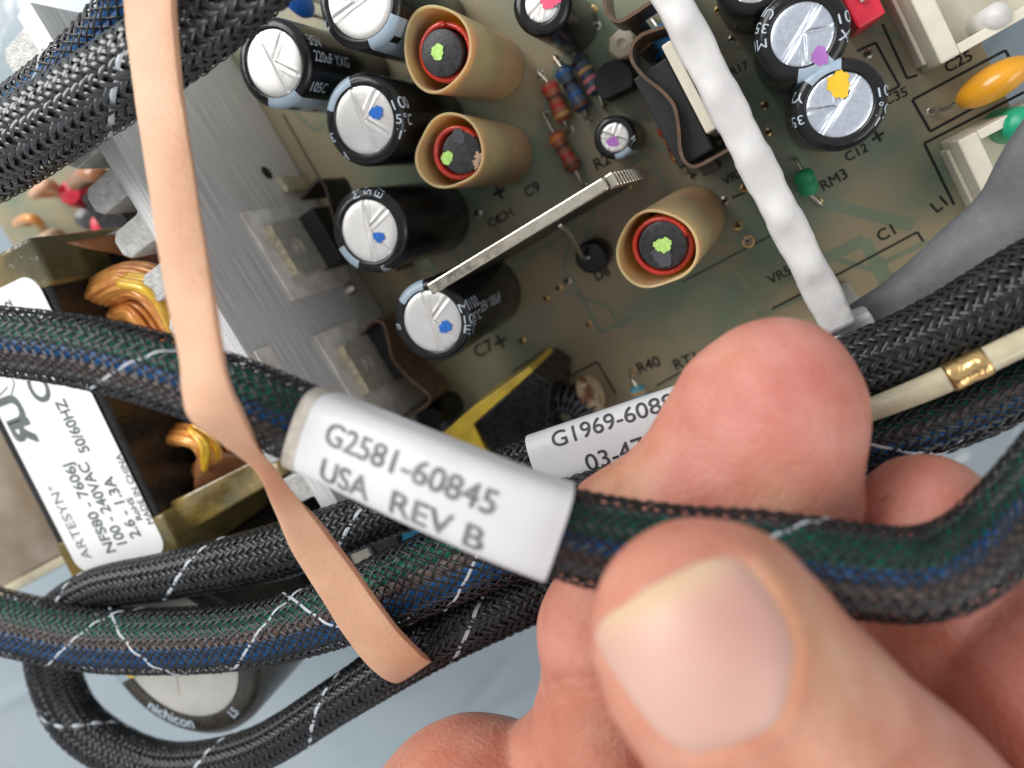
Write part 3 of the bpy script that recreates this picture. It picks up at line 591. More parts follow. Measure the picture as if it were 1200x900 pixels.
tc_ = P(664, 490, 0.62); parts = []
V = []; ns_, nt_ = 40, 14
for i in range(ns_):
    a = 2 * math.pi * i / ns_
    for j in range(nt_): b = 2 * math.pi * j / nt_; V.append(tc_ + np.array([math.cos(a), math.sin(a), 0]) * (0.34 + 0.17 * math.cos(b)) + BZ * 0.3 * math.sin(b))
mesh_obj('core', V, [(i * nt_ + j, ((i + 1) % ns_) * nt_ + j, ((i + 1) % ns_) * nt_ + (j + 1) % nt_, i * nt_ + (j + 1) % nt_) for i in range(ns_) for j in range(nt_)], m_core, t)
for q in range(26):
    a = 2 * math.pi * q / 26; C_ = [tc_ + np.array([math.cos(a + 0.01 * k), math.sin(a + 0.01 * k), 0]) * (0.34 + 0.20 * math.cos(b)) + BZ * 0.33 * math.sin(b) for k, b in enumerate(np.linspace(0, 2 * math.pi, 15))]
    parts.append(tube_vf(np.array(C_), 0.032, 6))
V, Fc = join_vf(parts); mesh_obj('winding', V, Fc, m_strandg, t, kind='stuff')
t = thing('disc_capacitor', 'beige disc capacitor with brown stains beside the black coil block', 'disc capacitor', P(695, 465, 0))
revolve('disc', P(692, 462, 0.55), P(720, 450, 0.55) - P(692, 462, 0.45), [(0.0001, -0.13), (0.2, -0.12), (0.30, -0.06), (0.33, 0), (0.30, 0.06), (0.2, 0.12), (0.0001, 0.13)], mat('beige_stained', (0.55, 0.42, 0.26), 0.4, col2=(0.20, 0.08, 0.04), scale=3.5, mixlo=0.42, mixhi=0.52), t, 28)
tube('lead', [P(706, 478, 0.55), P(708, 482, 0.3), P(708, 484, 0.0)], 0.03, m_lead, t, 8)
t = thing('small_capacitor', 'small black round can half hidden behind the yellow tape', 'capacitor', P(522, 478, 0))
revolve('sleeve', P(528, 474, 0), BZ, [(0.25, 0), (0.25, 0.8), (0.2, 0.86), (0.0001, 0.86)], m_black, t, 28)
# right-hand side: red block, cream connectors, orange disc
t = thing('jumper_block', 'red plastic block beside the capacitor with violet mark', 'jumper', P(1005, 15, 0))
u0, v0 = UV(1022, 25, 0.9); boxb('housing', u0 - 0.16, u0 + 0.16, v0 - 1.1, v0, 0.05, 0.9, m_red, t, 0.03)
for s in (0.3, 0.75): boxb('pin', u0 - 0.03, u0 + 0.03, v0 - s, v0 - s + 0.06, 0.9, 0.98, m_lead, t, 0)
def connector(u0, u1, v0, v1, h, lab, pins, skew=0.25):
    t = thing('connector', lab, 'connector', B((u0 + u1) / 2, (v0 + v1) / 2, 0), 'cream connectors at the board edge')
    wl = 0.11; hi = h
    boxb('floor', u0 + wl, u1 - wl, v0 + wl, v1 - wl, 0.03, h * 0.35, m_cream, t, 0)
    boxb('side_wall', u0, u0 + wl + 0.1, v0, v1, 0.02, hi, m_cream, t, 0.025)
    boxb('side_wall', u1 - wl, u1, v0, v1, 0.02, hi - 0.01, m_cream, t, 0.025)
    boxb('end_wall', u0 + wl + 0.1, u1 - wl, v0, v0 + wl, 0.02, hi - 0.004, m_cream, t, 0.01)
    boxb('end_wall', u0 + wl + 0.1, u1 - wl, v1 - wl, v1, 0.02, hi - 0.004, m_cream, t, 0.01)
    boxb('ridge', u0 - 0.05, u0 - 0.002, v0 + 0.1, v1 - 0.08, 0.02, hi * 0.45, m_cream, t, 0.02)
    for (pu, pv, pr, pm) in pins:
        revolve('contact_post', B(pu, pv, 0.1), BZ, [(pr * 1.1, 0), (pr, h * 0.5), (pr, h - 0.1), (pr * 0.7, h - 0.03), (0.0001, h)], pm, t, 20)
    return t
a0, b0 = UV(1079, 87, 0.0)
cpu, cpv = UV(1162, 22, 0.8)
connector(a0 + 0.02, a0 + 1.75, b0 - 2.2, b0, 1.0, 'cream nylon connector with round post at the upper corner of the board', [(cpu, cpv, 0.14, m_white), (cpu + 0.02, cpv - 0.75, 0.14, m_white)])
# plug face with a square opening
a1, b1 = UV(1098, 166, 0.0)
cgu, cgv = UV(1196, 146, 0.8)
connector(a1 + 0.02, a1 + 1.5, b1 + 0.02, b1 + 1.3, 0.9, 'cream nylon connector with green insert behind the grey sleeve', [(cgu, cgv, 0.2, m_leaf)])
t = thing('disc_capacitor', 'glossy orange disc capacitor leaning over the printed C25', 'disc capacitor', P(1150, 110, 0))
pa, pb_ = P(1118, 122, 0.35), P(1206, 72, 0.75); mid = (pa + pb_) / 2; ax = unit(np.cross(pb_ - pa, BZ))
ex = (pb_ - pa) / 2; V = []; Fc = []; nr, ns = 10, 36
L_ = np.linalg.norm(ex); ex = unit(ex); ez = np.cross(ax, ex) * -1
prof = [(L_ * math.sin(q) , 0.2 * math.cos(q)) for q in np.linspace(0, math.pi, 17)]
for r_, h_ in prof:
    for j in range(ns):
        a = 2 * math.pi * j / ns; V.append(mid + ax * h_ + ex * r_ * math.cos(a) + ez * r_ * 0.75 * math.sin(a) + BZ * 0.12)
Fc = [(i * ns + j, i * ns + (j + 1) % ns, (i + 1) * ns + (j + 1) % ns, (i + 1) * ns + j) for i in range(16) for j in range(ns)]
mesh_obj('disc', V, Fc, m_orange, t)
tube('lead', [P(1091, 131, 0.0), P(1092, 129, 0.1), P(1105, 128, 0.2), P(1118, 122, 0.35), P(1128, 116, 0.42)], 0.03, m_lead, t, 8)

# ------------------------------------------------------------------ transformer with its rating label
LZ = 3.6
lc = [P(13, 312, LZ), P(58, 330, LZ), P(193, 632, LZ), P(96, 674, LZ)]         # label corners
ly = unit(P(185, 600, LZ) - P(62, 345, LZ)); lx = np.cross(ly, BZ); lx = -lx if lx[0] < 0 else lx    # down the label, across the label
tr = thing('transformer', 'dark transformer with copper windings, amber tape and a white rating label', 'transformer', (P(100, 480, LZ) * [1, 1, 0]))
O = P(96, 676, LZ)                                  # the label's lower outer corner
def LP(a, b, z=LZ): q = O + lx * a - ly * b; return np.array([q[0], q[1], z])     # a across, b up along the reading direction
def pxl(px, py, z=LZ): q = P(px, py, z) - O; return q @ lx, -(q @ ly)
wl_ = pxl(190, 632)[0]; ht_ = pxl(40, 318)[1]
def lbox(name, a0, a1, b0, b1, z0, z1, m, bev=0.02, par=None):
    V, Fc = box_vf(LP((a0 + a1) / 2, (b0 + b1) / 2, (z0 + z1) / 2), (lx, -ly, BZ), ((a1 - a0) / 2, (b1 - b0) / 2, (z1 - z0) / 2))
    o = mesh_obj(name, V, Fc, m, par or tr, smooth=False); bevel(o, bev) if bev else None; return o
lbox('core', -0.22, wl_ + 0.12, -0.12, ht_ + 0.35, 0.1, LZ - 0.03, m_core, 0.05)
lbox('core_leg', wl_ + 0.12, wl_ + 0.75, 0.75, 1.35, 0.1, LZ - 1.0, m_core, 0.05)
lbox('core_leg', wl_ + 0.12, wl_ + 0.7, ht_ - 0.35, ht_ + 0.3, 0.1, LZ - 1.1, m_core, 0.05)
for b0, b1 in ((-0.2, 0.62), (ht_ - 0.25, ht_ + 0.42)):
    lbox('tape_band', -0.26, wl_ + 0.20, b0, b1, 0.12, LZ - 0.012, m_kapton, 0.06)
lbox('bracket_bar', wl_ + 0.14, wl_ + 0.9, 1.75, 2.0, 1.3, 1.55, m_tab, 0.03)
# loose tape flaps and copper film beside the core
def sheet(name, pts, m, par, th=0.02):
    A, Bq, C, Dq = pts; V = []; nn = 10
    for i in range(nn + 1):
        for j in range(nn + 1):
            s, t_ = i / nn, j / nn; q = (A * (1 - s) + Bq * s) * (1 - t_) + (Dq * (1 - s) + C * s) * t_
            V.append(q + BZ * 0.05 * math.sin(s * 5 + t_ * 3))
    Fc = [(i * (nn + 1) + j, (i + 1) * (nn + 1) + j, (i + 1) * (nn + 1) + j + 1, i * (nn + 1) + j + 1) for i in range(nn) for j in range(nn)]
    o = mesh_obj(name, V, Fc, m, par); md = o.modifiers.new('thick', 'SOLIDIFY'); md.thickness = th; return o
sheet('tape_flap', [P(78, 284, 3.3), P(140, 300, 2.7), P(200, 325, 2.2), P(205, 262, 1.9)], m_orangefilm, tr)
sheet('tape_flap', [P(235, 520, 2.9), P(345, 548, 2.6), P(300, 560, 2.6), P(228, 582, 2.9)], m_orangefilm, tr)
sheet('tape_flap', [P(196, 590, 3.3), P(322, 528, 3.0), P(342, 552, 3.0), P(208, 632, 3.3)], m_kapton, tr)
# windings: bundles of arched wire
def winding(outer, inn, nw, m, rad=0.05):
    parts = []
    for i in range(nw):
        f = i / (nw - 1); pts = [P(*a) * (1 - f) + P(*b) * f + BZ * (0.22 * math.sin(math.pi * f) + random.uniform(-0.04, 0.04)) + lx * random.uniform(-0.02, 0.02) for a, b in zip(outer, inn)]
        parts.append(tube_vf(catmull(pts, 8), rad, 6))
    V, Fc = join_vf(parts); mesh_obj('winding', V, Fc, m, tr, kind='stuff')
winding([(102, 350, 2.6), (112, 328, 2.9), (150, 310, 3.0), (192, 320, 3.0), (228, 362, 2.8), (250, 420, 2.5), (268, 480, 2.2)], [(122, 372, 2.5), (134, 356, 2.8), (158, 346, 2.9), (182, 362, 2.9), (205, 400, 2.7), (222, 440, 2.4), (236, 490, 2.1)], 18, m_copper)
winding([(120, 376, 2.5), (132, 362, 2.7), (158, 352, 2.8), (180, 372, 2.8), (200, 412, 2.6), (215, 470, 2.2)], [(140, 388, 2.4), (148, 380, 2.6), (160, 376, 2.7), (170, 388, 2.7), (182, 415, 2.5), (190, 470, 2.1)], 9, m_copper)
winding([(150, 322, 3.2), (185, 330, 3.25), (212, 360, 3.1), (236, 415, 2.8), (248, 460, 2.5)], [(165, 336, 3.2), (188, 346, 3.25), (205, 372, 3.1), (222, 420, 2.8), (232, 460, 2.5)], 8, m_copy)
winding([(200, 500, 2.5), (232, 500, 2.9), (262, 515, 2.9), (262, 548, 2.6), (222, 570, 2.2)], [(205, 520, 2.5), (222, 518, 2.8), (236, 526, 2.8), (234, 540, 2.6), (214, 548, 2.2)], 12, m_copper)
winding([(228, 498, 3.0), (252, 515, 3.05), (254, 545, 2.8)], [(236, 500, 3.0), (246, 518, 3.05), (246, 545, 2.8)], 4, m_copy)
# rating label
def rrect(a0, a1, b0, b1, r, k=6):
    out = []
    for cx, cy, s in ((a1 - r, b1 - r, 0), (a0 + r, b1 - r, 90), (a0 + r, b0 + r, 180), (a1 - r, b0 + r, 270)):
        for i in range(k + 1): a = math.radians(s + 90 * i / k); out.append((cx + r * math.cos(a), cy + r * math.sin(a)))
    return out
out = rrect(0.0, wl_, 0.04, ht_, 0.26)
lab_o = prism('rating_label', [LP(a, b)[:2] for a, b in out], LZ - 0.010, LZ, m_paper, tr)
def ltext(s, a, b0, b1, h, m=m_ink, mirror=False, fat=0.035): put_text('printed_text', s, LP(a, b0), LP(a, b1), BZ, m, lab_o, h=h, mirror=mirror, fat=fat)
ltext('NFS80 - 7606J', 0.93, 0.26, 1.70, 0.20); ltext('100 - 240VAC', 1.21, 0.34, 1.64, 0.20); ltext('50/60HZ', 1.36, 1.78, 2.58, 0.20)
ltext('2.6 - 1.3A', 1.53, 0.38, 1.34, 0.20); ltext('RoHS', 1.70, 0.62, 0.97, 0.115); ltext('MADE IN CHINA', 1.87, 0.52, 1.61, 0.115, fat=0.02)
ltext('ARTESYN', 0.40, 0.25, 1.36, 0.19, fat=0.0); ltext('®', 0.30, 1.40, 1.48, 0.07, fat=0.0)
ltext('R', 0.52, 2.13, 2.48, 0.42, mirror=True, fat=0.07); ltext('U', 0.52, 2.46, 2.86, 0.42, fat=0.07)
_c, _d = pxl(64, 467), pxl(50, 440); ltext('C', _c[0], _c[1], _d[1], 0.36); _c, _d = pxl(30, 388), pxl(14, 350); ltext('3/062', _c[0], _c[1], _d[1], 0.13)
hq = [pxl(*q) for q in ((-2, 470), (12, 468), (17, 450), (10, 430), (-4, 436))]
V, Fc = join_vf([line_vf(LP(*hq[i], LZ + 0.004), LP(*hq[(i + 1) % 5], LZ + 0.004), 0.02, BZ) for i in range(5)] + [line_vf(LP(hq[0][0] + 0.03, hq[0][1] + 0.05, LZ + 0.004), LP(hq[2][0] - 0.15, hq[2][1], LZ + 0.004), 0.02, BZ)])
mesh_obj('printed_symbol', V, Fc, m_ink, lab_o, smooth=False)
# tan bracket beside the transformer
t = thing('bracket', 'glossy tan bracket box beside the white rating label', 'bracket', P(20, 620, 0))
q = [P(-60, 540, 3.1), P(0, 497, 3.1), P(72, 632, 3.1), P(82, 645, 3.1), P(-5, 694, 3.1), P(-80, 730, 3.1)]
prism('housing', [a[:2] for a in q], 0.02, 3.1, m_tan, t, 0.06)
q = [P(-8, 694, 3.16), P(84, 645, 3.16), P(88, 655, 3.16), P(-5, 706, 3.16)]
prism('lip', [a[:2] for a in q], 2.7, 3.14, m_clear, t, 0.03)

# far components seen past the heat sink
for (px, py, m, r, lab) in ((62, 234, m_red, 0.24, 'red capped part seen past the heat sink fins'), (100, 272, m_red, 0.24, 'low red part just behind the transformer tape'), (79, 264, m_gluegrey, 0.2, 'grey rounded part between the two red ones')):
    t = thing('small_component', lab, 'component', P(px, py, 0)); 
    revolve('body', P(px, py, 0.9) * [1, 1, 0], unit(BZ + 0.3 * BX), [(r, 0), (r, 0.6), (r * 0.8, 0.75), (0.0001, 0.8)], m, t, 24)
    tube('lead', [P(px, py, 0.9) * [1, 1, 0] + BX * r, P(px, py, 0.9) * [1, 1, 0] + BX * (r + 0.2) + BZ * 0.2, P(px, py, 0.9) * [1, 1, 0] + BX * (r + 0.45)], 0.05, m_lead, t, 8)
for (pts, r_, m, lab) in (([(88, 214, 1.2), (100, 205, 1.6), (118, 205, 1.6), (128, 215, 1.1)], 0.13, m_orangefilm, 'rust brown wire loop seen under the coarse cable'), ([(25, 300, 0.6), (45, 285, 0.9), (65, 274, 0.8), (80, 284, 0.4)], 0.1, m_gluetan, 'tan wire end lying behind the transformer tape'),
                          ([(40, 228, 0.5), (48, 220, 0.9), (58, 216, 0.9), (66, 222, 0.4)], 0.09, m_rubber, 'pinkish wire end above the red capped part'), ([(20, 262, 0.4), (30, 256, 0.7), (42, 258, 0.7), (50, 266, 0.3)], 0.09, m_copper, 'short copper wire arch on the pale green board corner')):
    p = [P(*q) for q in pts]; t = thing('loose_wire', lab, 'wire', p[0] * [1, 1, 0]); tube('strand', p, r_, m, t, 12); tube('stub', [p[0], p[0] * [1, 1, 0.5], p[0] * [1, 1, 0]], r_ * 0.8, m, t, 8)
t = thing('black_relay', 'black box in the gap below the heat sink fins', 'relay', P(115, 255, 0))
u0, v0 = UV(128, 248, 0.7); boxb('housing', u0 - 0.35, u0 + 0.35, v0 - 0.5, v0 + 0.4, 0.02, 0.7, m_blackbody, t, 0.05); boxb('lid', u0 - 0.3, u0 + 0.3, v0 - 0.45, v0 + 0.35, 0.703, 0.78, m_core, t, 0.02)
# parts glimpsed between the lower cables
t = thing('film_capacitor', 'bright blue box capacitor glimpsed below the large white cable label', 'capacitor', P(487, 632, 0))
prism('case', [P(*q, 2.2)[:2] for q in ((466, 620), (505, 612), (515, 650), (478, 655))], 0.02, 2.2, m_cyan, t, 0.04); boxb('leg', *(lambda a: (a[0] - 0.05, a[0] + 0.05, a[1] - 0.05, a[1] + 0.05))(UV(490, 632, 2.2)), -0.05, 0.02, m_lead, t, 0)
t = thing('coil_block', 'dark block with grey metal bar glimpsed beside the blue box', 'coil', P(440, 645, 0))
prism('case', [P(*q, 2.3)[:2] for q in ((300, 650), (462, 620), (475, 660), (330, 715))], 0.02, 2.25, m_core, t, 0.05)
prism('metal_bar', [P(*q, 2.32)[:2] for q in ((410, 648), (430, 640), (445, 668), (424, 678))], 1.9, 2.34, m_tab, t, 0.02)

# ------------------------------------------------------------------ braided cables
def path_of(pts, step=0.12):
    """pts: (px, py, z, half width in px) -> centre line + radius in cm"""
    C = np.array([list(P(a, b, z)) + [cm(a, b, z, h)] for a, b, z, h in pts]); C = catmull(C, 16); return resample(C, step)
def frames(C, view=True):
    Tn = np.gradient(C[:, :3], axis=0); Tn /= np.linalg.norm(Tn, axis=1)[:, None]
    Uv = CAM + np.array([-2, 0, 4.0]) - C[:, :3]; Uv /= np.linalg.norm(Uv, axis=1)[:, None]
    U = Uv - Tn * np.sum(Uv * Tn, 1)[:, None]; U /= np.linalg.norm(U, axis=1)[:, None]
    S = np.cross(Tn, U); return Tn, S, U                     # S: to the left of travel seen from above is -S
def braid(parent, C, s, N=24, cover=0.6, flat=0.8, pitch=0.8, m=m_strand, tracers=(3,), hgt=0.015, wob=0.022, tr2=()):
    rmean = C[:, 3].mean(); kk = pitch / rmean              # radians per cm
    L = s[-1]; ns = int(max(60, L * kk / (2 * math.pi) * N * 0.5 * 7)); q = np.linspace(0, L, ns)
    Cq = np.stack([np.interp(q, s, C[:, j]) for j in range(4)], 1); Tn, S, U = frames(Cq)
    AV = []; AF = []; AM = []; off = 0; wid = 2 * math.pi * rmean / N * math.cos(math.atan(pitch)) * cover / 2
    for dirn in (1, -1):
        for i in range(N):
            th = 2 * math.pi * i / N + dirn * kk * q
            if wob: th = th + wob * np.sin(q * 3.1 + i * 1.7) + wob * 0.6 * np.sin(q * 7.3 + i * 0.9 * dirn)
            h = dirn * hgt * np.tanh(1.6 * np.sin(N * th / 2)) + (rng.normal(0, hgt * 0.12) if wob else 0)
            a = Cq[:, 3]; b = a * flat
            ct, st = np.cos(th), np.sin(th)
            pos = Cq[:, :3] + S * ((a + h) * ct)[:, None] + U * ((b + h) * st)[:, None]
            nrm = S * (ct / a)[:, None] + U * (st / b)[:, None]; nrm /= np.linalg.norm(nrm, axis=1)[:, None]
            tg = np.gradient(pos, axis=0); tg /= np.linalg.norm(tg, axis=1)[:, None]
            sd = np.cross(nrm, tg)
            V = np.stack([pos - sd * wid - nrm * 0.007, pos + nrm * 0.007, pos + sd * wid - nrm * 0.007], 1).reshape(-1, 3)
            ix = np.arange(ns - 1)[:, None] * 3
            Fq = np.concatenate([ix + np.array([[0, 1, 4, 3]]), ix + np.array([[1, 2, 5, 4]])]) + off
            AV.append(V); AF.append(Fq); off += len(V)
            AM.append(np.full(len(Fq), 1 if (dirn == 1 and i in tracers) or (dirn == -1 and i in tr2) else 0))
    return mesh_obj('braided_sleeve', np.concatenate(AV), np.concatenate(AF), None, parent, mats=[m, m_tracer], midx=np.concatenate(AM), kind='stuff')
def inner(parent, C, s, wires, flat=0.8, kr=0.80):
    """wires: (lateral -1..1, colour, radius fraction); laid side by side in the sleeve, facing up."""
    Cq, q = resample(C, 0.25); Tn, S, U = frames(Cq)
    for lat, colr, rf in wires:
        a = Cq[:, 3] * kr; b = a * flat
        up = np.sqrt(np.maximum(0, 1 - lat * lat)) * 0.80
        r = Cq[:, 3] * rf
        pos = Cq[:, :3] + S * ((a - r * 0.7) * lat)[:, None] + U * ((b - r * 0.9).clip(0.01) * up)[:, None]
        V, Fc = tube_vf(pos, r, 10); mesh_obj('wire', V, Fc, WIRE[colr], parent)
    V, Fc = tube_vf(Cq[:, :3] - U * (Cq[:, 3] * 0.22)[:, None], Cq[:, 3] * 0.60, 12); mesh_obj('wire', V, Fc, WIRE['black'], parent)
def cable(name, pts, lab, wires, group='braided cables', **kw):
    C, s = path_of(pts); t = thing(name, lab, 'cable', C[len(C) // 2, :3], group); fl = kw.get('flat', 0.8)
    inner(t, C, s, wires, fl); braid(t, C, s, **kw); return t, C, s
def frac_of(C, px, py):        # index along the cable nearest to a pixel ray
    d = unit(ray(px, py)); v = C[:, :3] - CAM; return int(np.argmin(np.linalg.norm(v - (v @ d)[:, None] * d, axis=1)))
# held cable with the large label
PB = [(-110, 392, 5.75, 40), (0, 400, 5.75, 40), (100, 413, 5.75, 42), (200, 438, 5.75, 44), (300, 474, 5.72, 46), (400, 517, 5.75, 47), (510, 565, 5.9, 50), (620, 610, 5.95, 52), (700, 634, 5.85, 54), (800, 648, 5.7, 54), (900, 654, 5.6, 54), (1000, 668, 5.45, 55), (1080, 672, 5.3, 54), (1140, 648, 5.1, 50), (1190, 600, 4.8, 46), (1250, 530, 4.5, 46)]
wB = [(0.86, 'grey', 0.24), (0.45, 'brown', 0.30), (-0.05, 'blue', 0.30), (-0.5, 'green', 0.34), (-0.9, 'green', 0.26)]
tB, CB, sB = cable('labelled_cable', PB, 'braided cable with green and blue wires held between thumb and finger', wB, N=24, cover=0.40, flat=0.85, tracers=(3,), wob=0.035)
# cable carrying the second label, looping round at the lower left
PD = [(1290, 285, 2.7, 50), (1200, 343, 2.8, 54), (1100, 394, 2.9, 46), (1010, 428, 3.0, 40), (900, 458, 3.05, 36), (790, 492, 3.1, 34), (710, 519, 3.15, 34), (630, 545, 3.25, 33), (550, 570, 3.4, 30), (450, 602, 3.6, 28), (330, 645, 3.8, 32), (200, 674, 3.9, 27), (110, 692, 3.9, 24), (64, 730, 3.8, 26), (62, 785, 3.8, 27), (96, 852, 3.95, 27), (185, 897, 4.05, 26), (292, 882, 4.1, 25), (400, 818, 4.1, 26), (500, 754, 4.0, 32), (600, 700, 3.7, 38), (720, 650, 3.3, 38), (850, 600, 3.0, 36)]
tD, CD, sD = cable('looped_cable', PD, 'black braided cable looping round the wide can capacitor', [(0.7, 'black', 0.3), (0.1, 'grey', 0.2), (-0.5, 'black', 0.3)], N=24, cover=0.72, flat=0.8, m=m_strand, wob=0.03, tracers=(2,))
PR = [(-90, 700, 4.3, 36), (0, 728, 4.3, 35), (100, 748, 4.3, 36), (200, 751, 4.3, 37), (300, 743, 4.3, 38), (390, 719, 4.25, 40), (460, 690, 4.2, 44), (530, 660, 4.1, 46), (610, 628, 3.9, 46), (720, 588, 3.6, 42), (860, 552, 3.3, 38), (1000, 522, 3.1, 36), (1100, 494, 3.0, 36), (1200, 452, 2.9, 36), (1290, 410, 2.8, 36)]
wR = [(0.85, 'blue', 0.26), (0.45, 'blue', 0.30), (-0.02, 'brown', 0.30), (-0.5, 'green', 0.34), (-0.88, 'green', 0.22)]
tR, CR, sR = cable('striped_cable', PR, 'braided cable showing green, brown and blue wires sweeping across the lower left', wR, N=24, cover=0.42, flat=0.85, tracers=(5,), tr2=(15,), wob=0.03)
# bundle crossing the upper corner
PA = [(-90, 224, 4.2, 42), (-10, 186, 4.25, 43), (60, 143, 4.3, 43), (140, 92, 4.3, 43), (220, 36, 4.3, 43), (288, -20, 4.3, 43), (355, -82, 4.2, 43)]
tA, CA, sA = cable('coarse_cable', PA, 'coarse black braid with pale flecks under the rubber band', [(0.5, 'black', 0.4), (-0.5, 'black', 0.4)], N=24, cover=0.76, flat=0.8, m=m_strandf, tracers=(2,), wob=0.03, hgt=0.03, pitch=0.75)
PA2 = [(-80, 190, 3.7, 26), (0, 142, 3.8, 28), (60, 100, 3.9, 30), (115, 50, 3.9, 30), (160, -8, 3.9, 30), (210, -80, 3.8, 30)]
cable('thin_blue_cable', PA2, 'thinner braid with blue wires along the coarse cable', [(0.3, 'blue', 0.5), (-0.5, 'blue', 0.5)], N=16, cover=0.36, flat=0.85, tracers=(2,), tr2=())
# tan clear tube with gold foil between the two black cables
PT = [(880, 528, 3.2, 13), (1010, 484, 3.3, 14), (1110, 444, 3.3, 16), (1200, 401, 3.3, 16), (1290, 360, 3.2, 16)]
C, s = path_of(PT); t = thing('clear_tube', 'pale translucent tube with a gold foil band between two black braids', 'tube', C[len(C) // 2, :3])
V, Fc = tube_vf(C[:, :3], C[:, 3], 14); mesh_obj('tube_wall', V, Fc, m_clear, t)
i0, i1 = frac_of(C, 1103, 447), frac_of(C, 1152, 424); Cg, _ = resample(C[i0:i1 + 1], 0.04); V, Fc = tube_vf(Cg[:, :3], Cg[:, 3] * (1.10 + 0.03 * np.sin(np.arange(len(Cg)) * 1.1)), 16); mesh_obj('foil_band', V, Fc, m_gold, t)
# grey heat-shrink sleeve on the right
PG = [(975, 402, 1.6, 18), (1012, 378, 1.7, 26), (1062, 362, 1.8, 42), (1112, 338, 1.9, 56), (1160, 304, 2.0, 64), (1204, 255, 2.1, 58), (1232, 200, 2.2, 56), (1275, 130, 2.3, 54)]
C, s = path_of(PG, 0.08); t = thing('shrink_sleeve', 'dark grey heat-shrink sleeve bending down beside the cream connectors', 'sleeve', C[len(C) // 2, :3])
fl = 1 + 0.02 * np.sin(np.arange(len(C)) * 0.23) + 0.008 * np.sin(np.arange(len(C)) * 0.71)
Tg, Sg, Ug = frames(C); V = []
for i in range(len(C)):
    for j in range(32):
        a = 2 * math.pi * j / 32; ca_, sa_ = math.cos(a), math.sin(a); r_ = C[i, 3] * fl[i]
        V.append(C[i, :3] + Sg[i] * r_ * math.copysign(abs(ca_) ** 0.75, ca_) + Ug[i] * r_ * (0.42 + 0.05 * math.sin(3 * a + i * 0.15)) * math.copysign(abs(sa_) ** 0.8, sa_))
mesh_obj('sleeve_wall', V, [(i * 32 + j, i * 32 + (j + 1) % 32, (i + 1) * 32 + (j + 1) % 32, (i + 1) * 32 + j) for i in range(len(C) - 1) for j in range(32)], m_grey, t)
V, Fc = tube_vf(C[:6, :3] - (C[1, :3] - C[0, :3]) * 4, C[:6, 3] * 0.8, 14); mesh_obj('wire', V, Fc, WIRE['black'], t)

# printed shrink labels round the cables
def shrink_label(parent, C, pa, pb, lines, m, ink, fat=0.007, scale=1.06, flat=0.8, bold=0.0, z_end=None):
    i0, i1 = frac_of(C, *pa), frac_of(C, *pb)
    if i1 < i0: seg = C[i1:i0 + 1][::-1]
    else: seg = C[i0:i1 + 1]
    Cq, q = resample(seg, 0.03); Tn, S, U = frames(Cq); n_ = len(Cq); ns = 48
    def sect(i, th, lift=0.0):
        a = Cq[i, 3] * scale + lift; b = Cq[i, 3] * scale * flat + lift; ct, st = math.cos(th), math.sin(th)
        ct = math.copysign(abs(ct) ** 0.58, ct); st = math.copysign(abs(st) ** 0.58, st)
        return Cq[i, :3] + S[i] * a * ct + U[i] * b * st
    V = []
    for rr in (0.0, -0.03):
        for i in range(n_):
            for j in range(ns): V.append(sect(i, 2 * math.pi * j / ns, rr))
    nn = n_ * ns; Fc = []
    for i in range(n_ - 1):
        for j in range(ns):
            k2 = (j + 1) % ns; Fc.append((i * ns + j, i * ns + k2, (i + 1) * ns + k2, (i + 1) * ns + j)); Fc.append((nn + i * ns + j, nn + (i + 1) * ns + j, nn + (i + 1) * ns + k2, nn + i * ns + k2))
    for i in (0, n_ - 1):
        for j in range(ns): k2 = (j + 1) % ns; Fc.append((i * ns + j, nn + i * ns + j, nn + i * ns + k2, i * ns + k2))
    o = mesh_obj('shrink_label', V, Fc, m, parent); auto_sharp(o, 50)
    L = q[-1]
    for (s, f0, f1, lat, capf) in lines:       # along fractions, baseline in half widths (down = +), capital height in half widths
        V2, F2 = text_vf(s, bold, True); wd = V2[:, 0].max(); W = []
        for x, y in V2:
            fi = (f0 + (f1 - f0) * x / wd) * (n_ - 1); i = min(int(fi), n_ - 2); g_ = fi - i
            l = lat - y / 0.70 * capf; l = max(-0.97, min(0.97, l))
            def at(i):
                a = Cq[i, 3] * scale; th = math.acos(max(-1, min(1, math.copysign(abs(l) ** (1 / 0.58), l)))); return sect(i, th, 0.006)
            W.append(at(i) * (1 - g_) + at(i + 1) * g_)
        W = np.array(W); e_x = unit(W[np.argmax(V2[:, 0])] - W[np.argmin(V2[:, 0])]) * fat; e_y = np.cross(U[n_ // 2], e_x); Wa = [W + U[n_ // 2] * 0.0008 * q + d for q, d in enumerate((0 * e_x, e_x, e_y, e_x + e_y))]
        mesh_obj('printed_text', np.concatenate(Wa), [tuple(i + len(W) * q for i in f) for q in range(4) for f in F2], ink, o, smooth=False)
    return o, Cq, S, U
lo, Cq, S, U = shrink_label(tB, CB, (368, 503), (650, 622), [('G2581-60845', 0.15, 0.80, -0.06, 0.50), ('USA', 0.17, 0.38, 0.74, 0.50), ('REV B', 0.47, 0.80, 0.74, 0.50)], m_vinyl, m_inkfade, scale=1.08, flat=0.88)
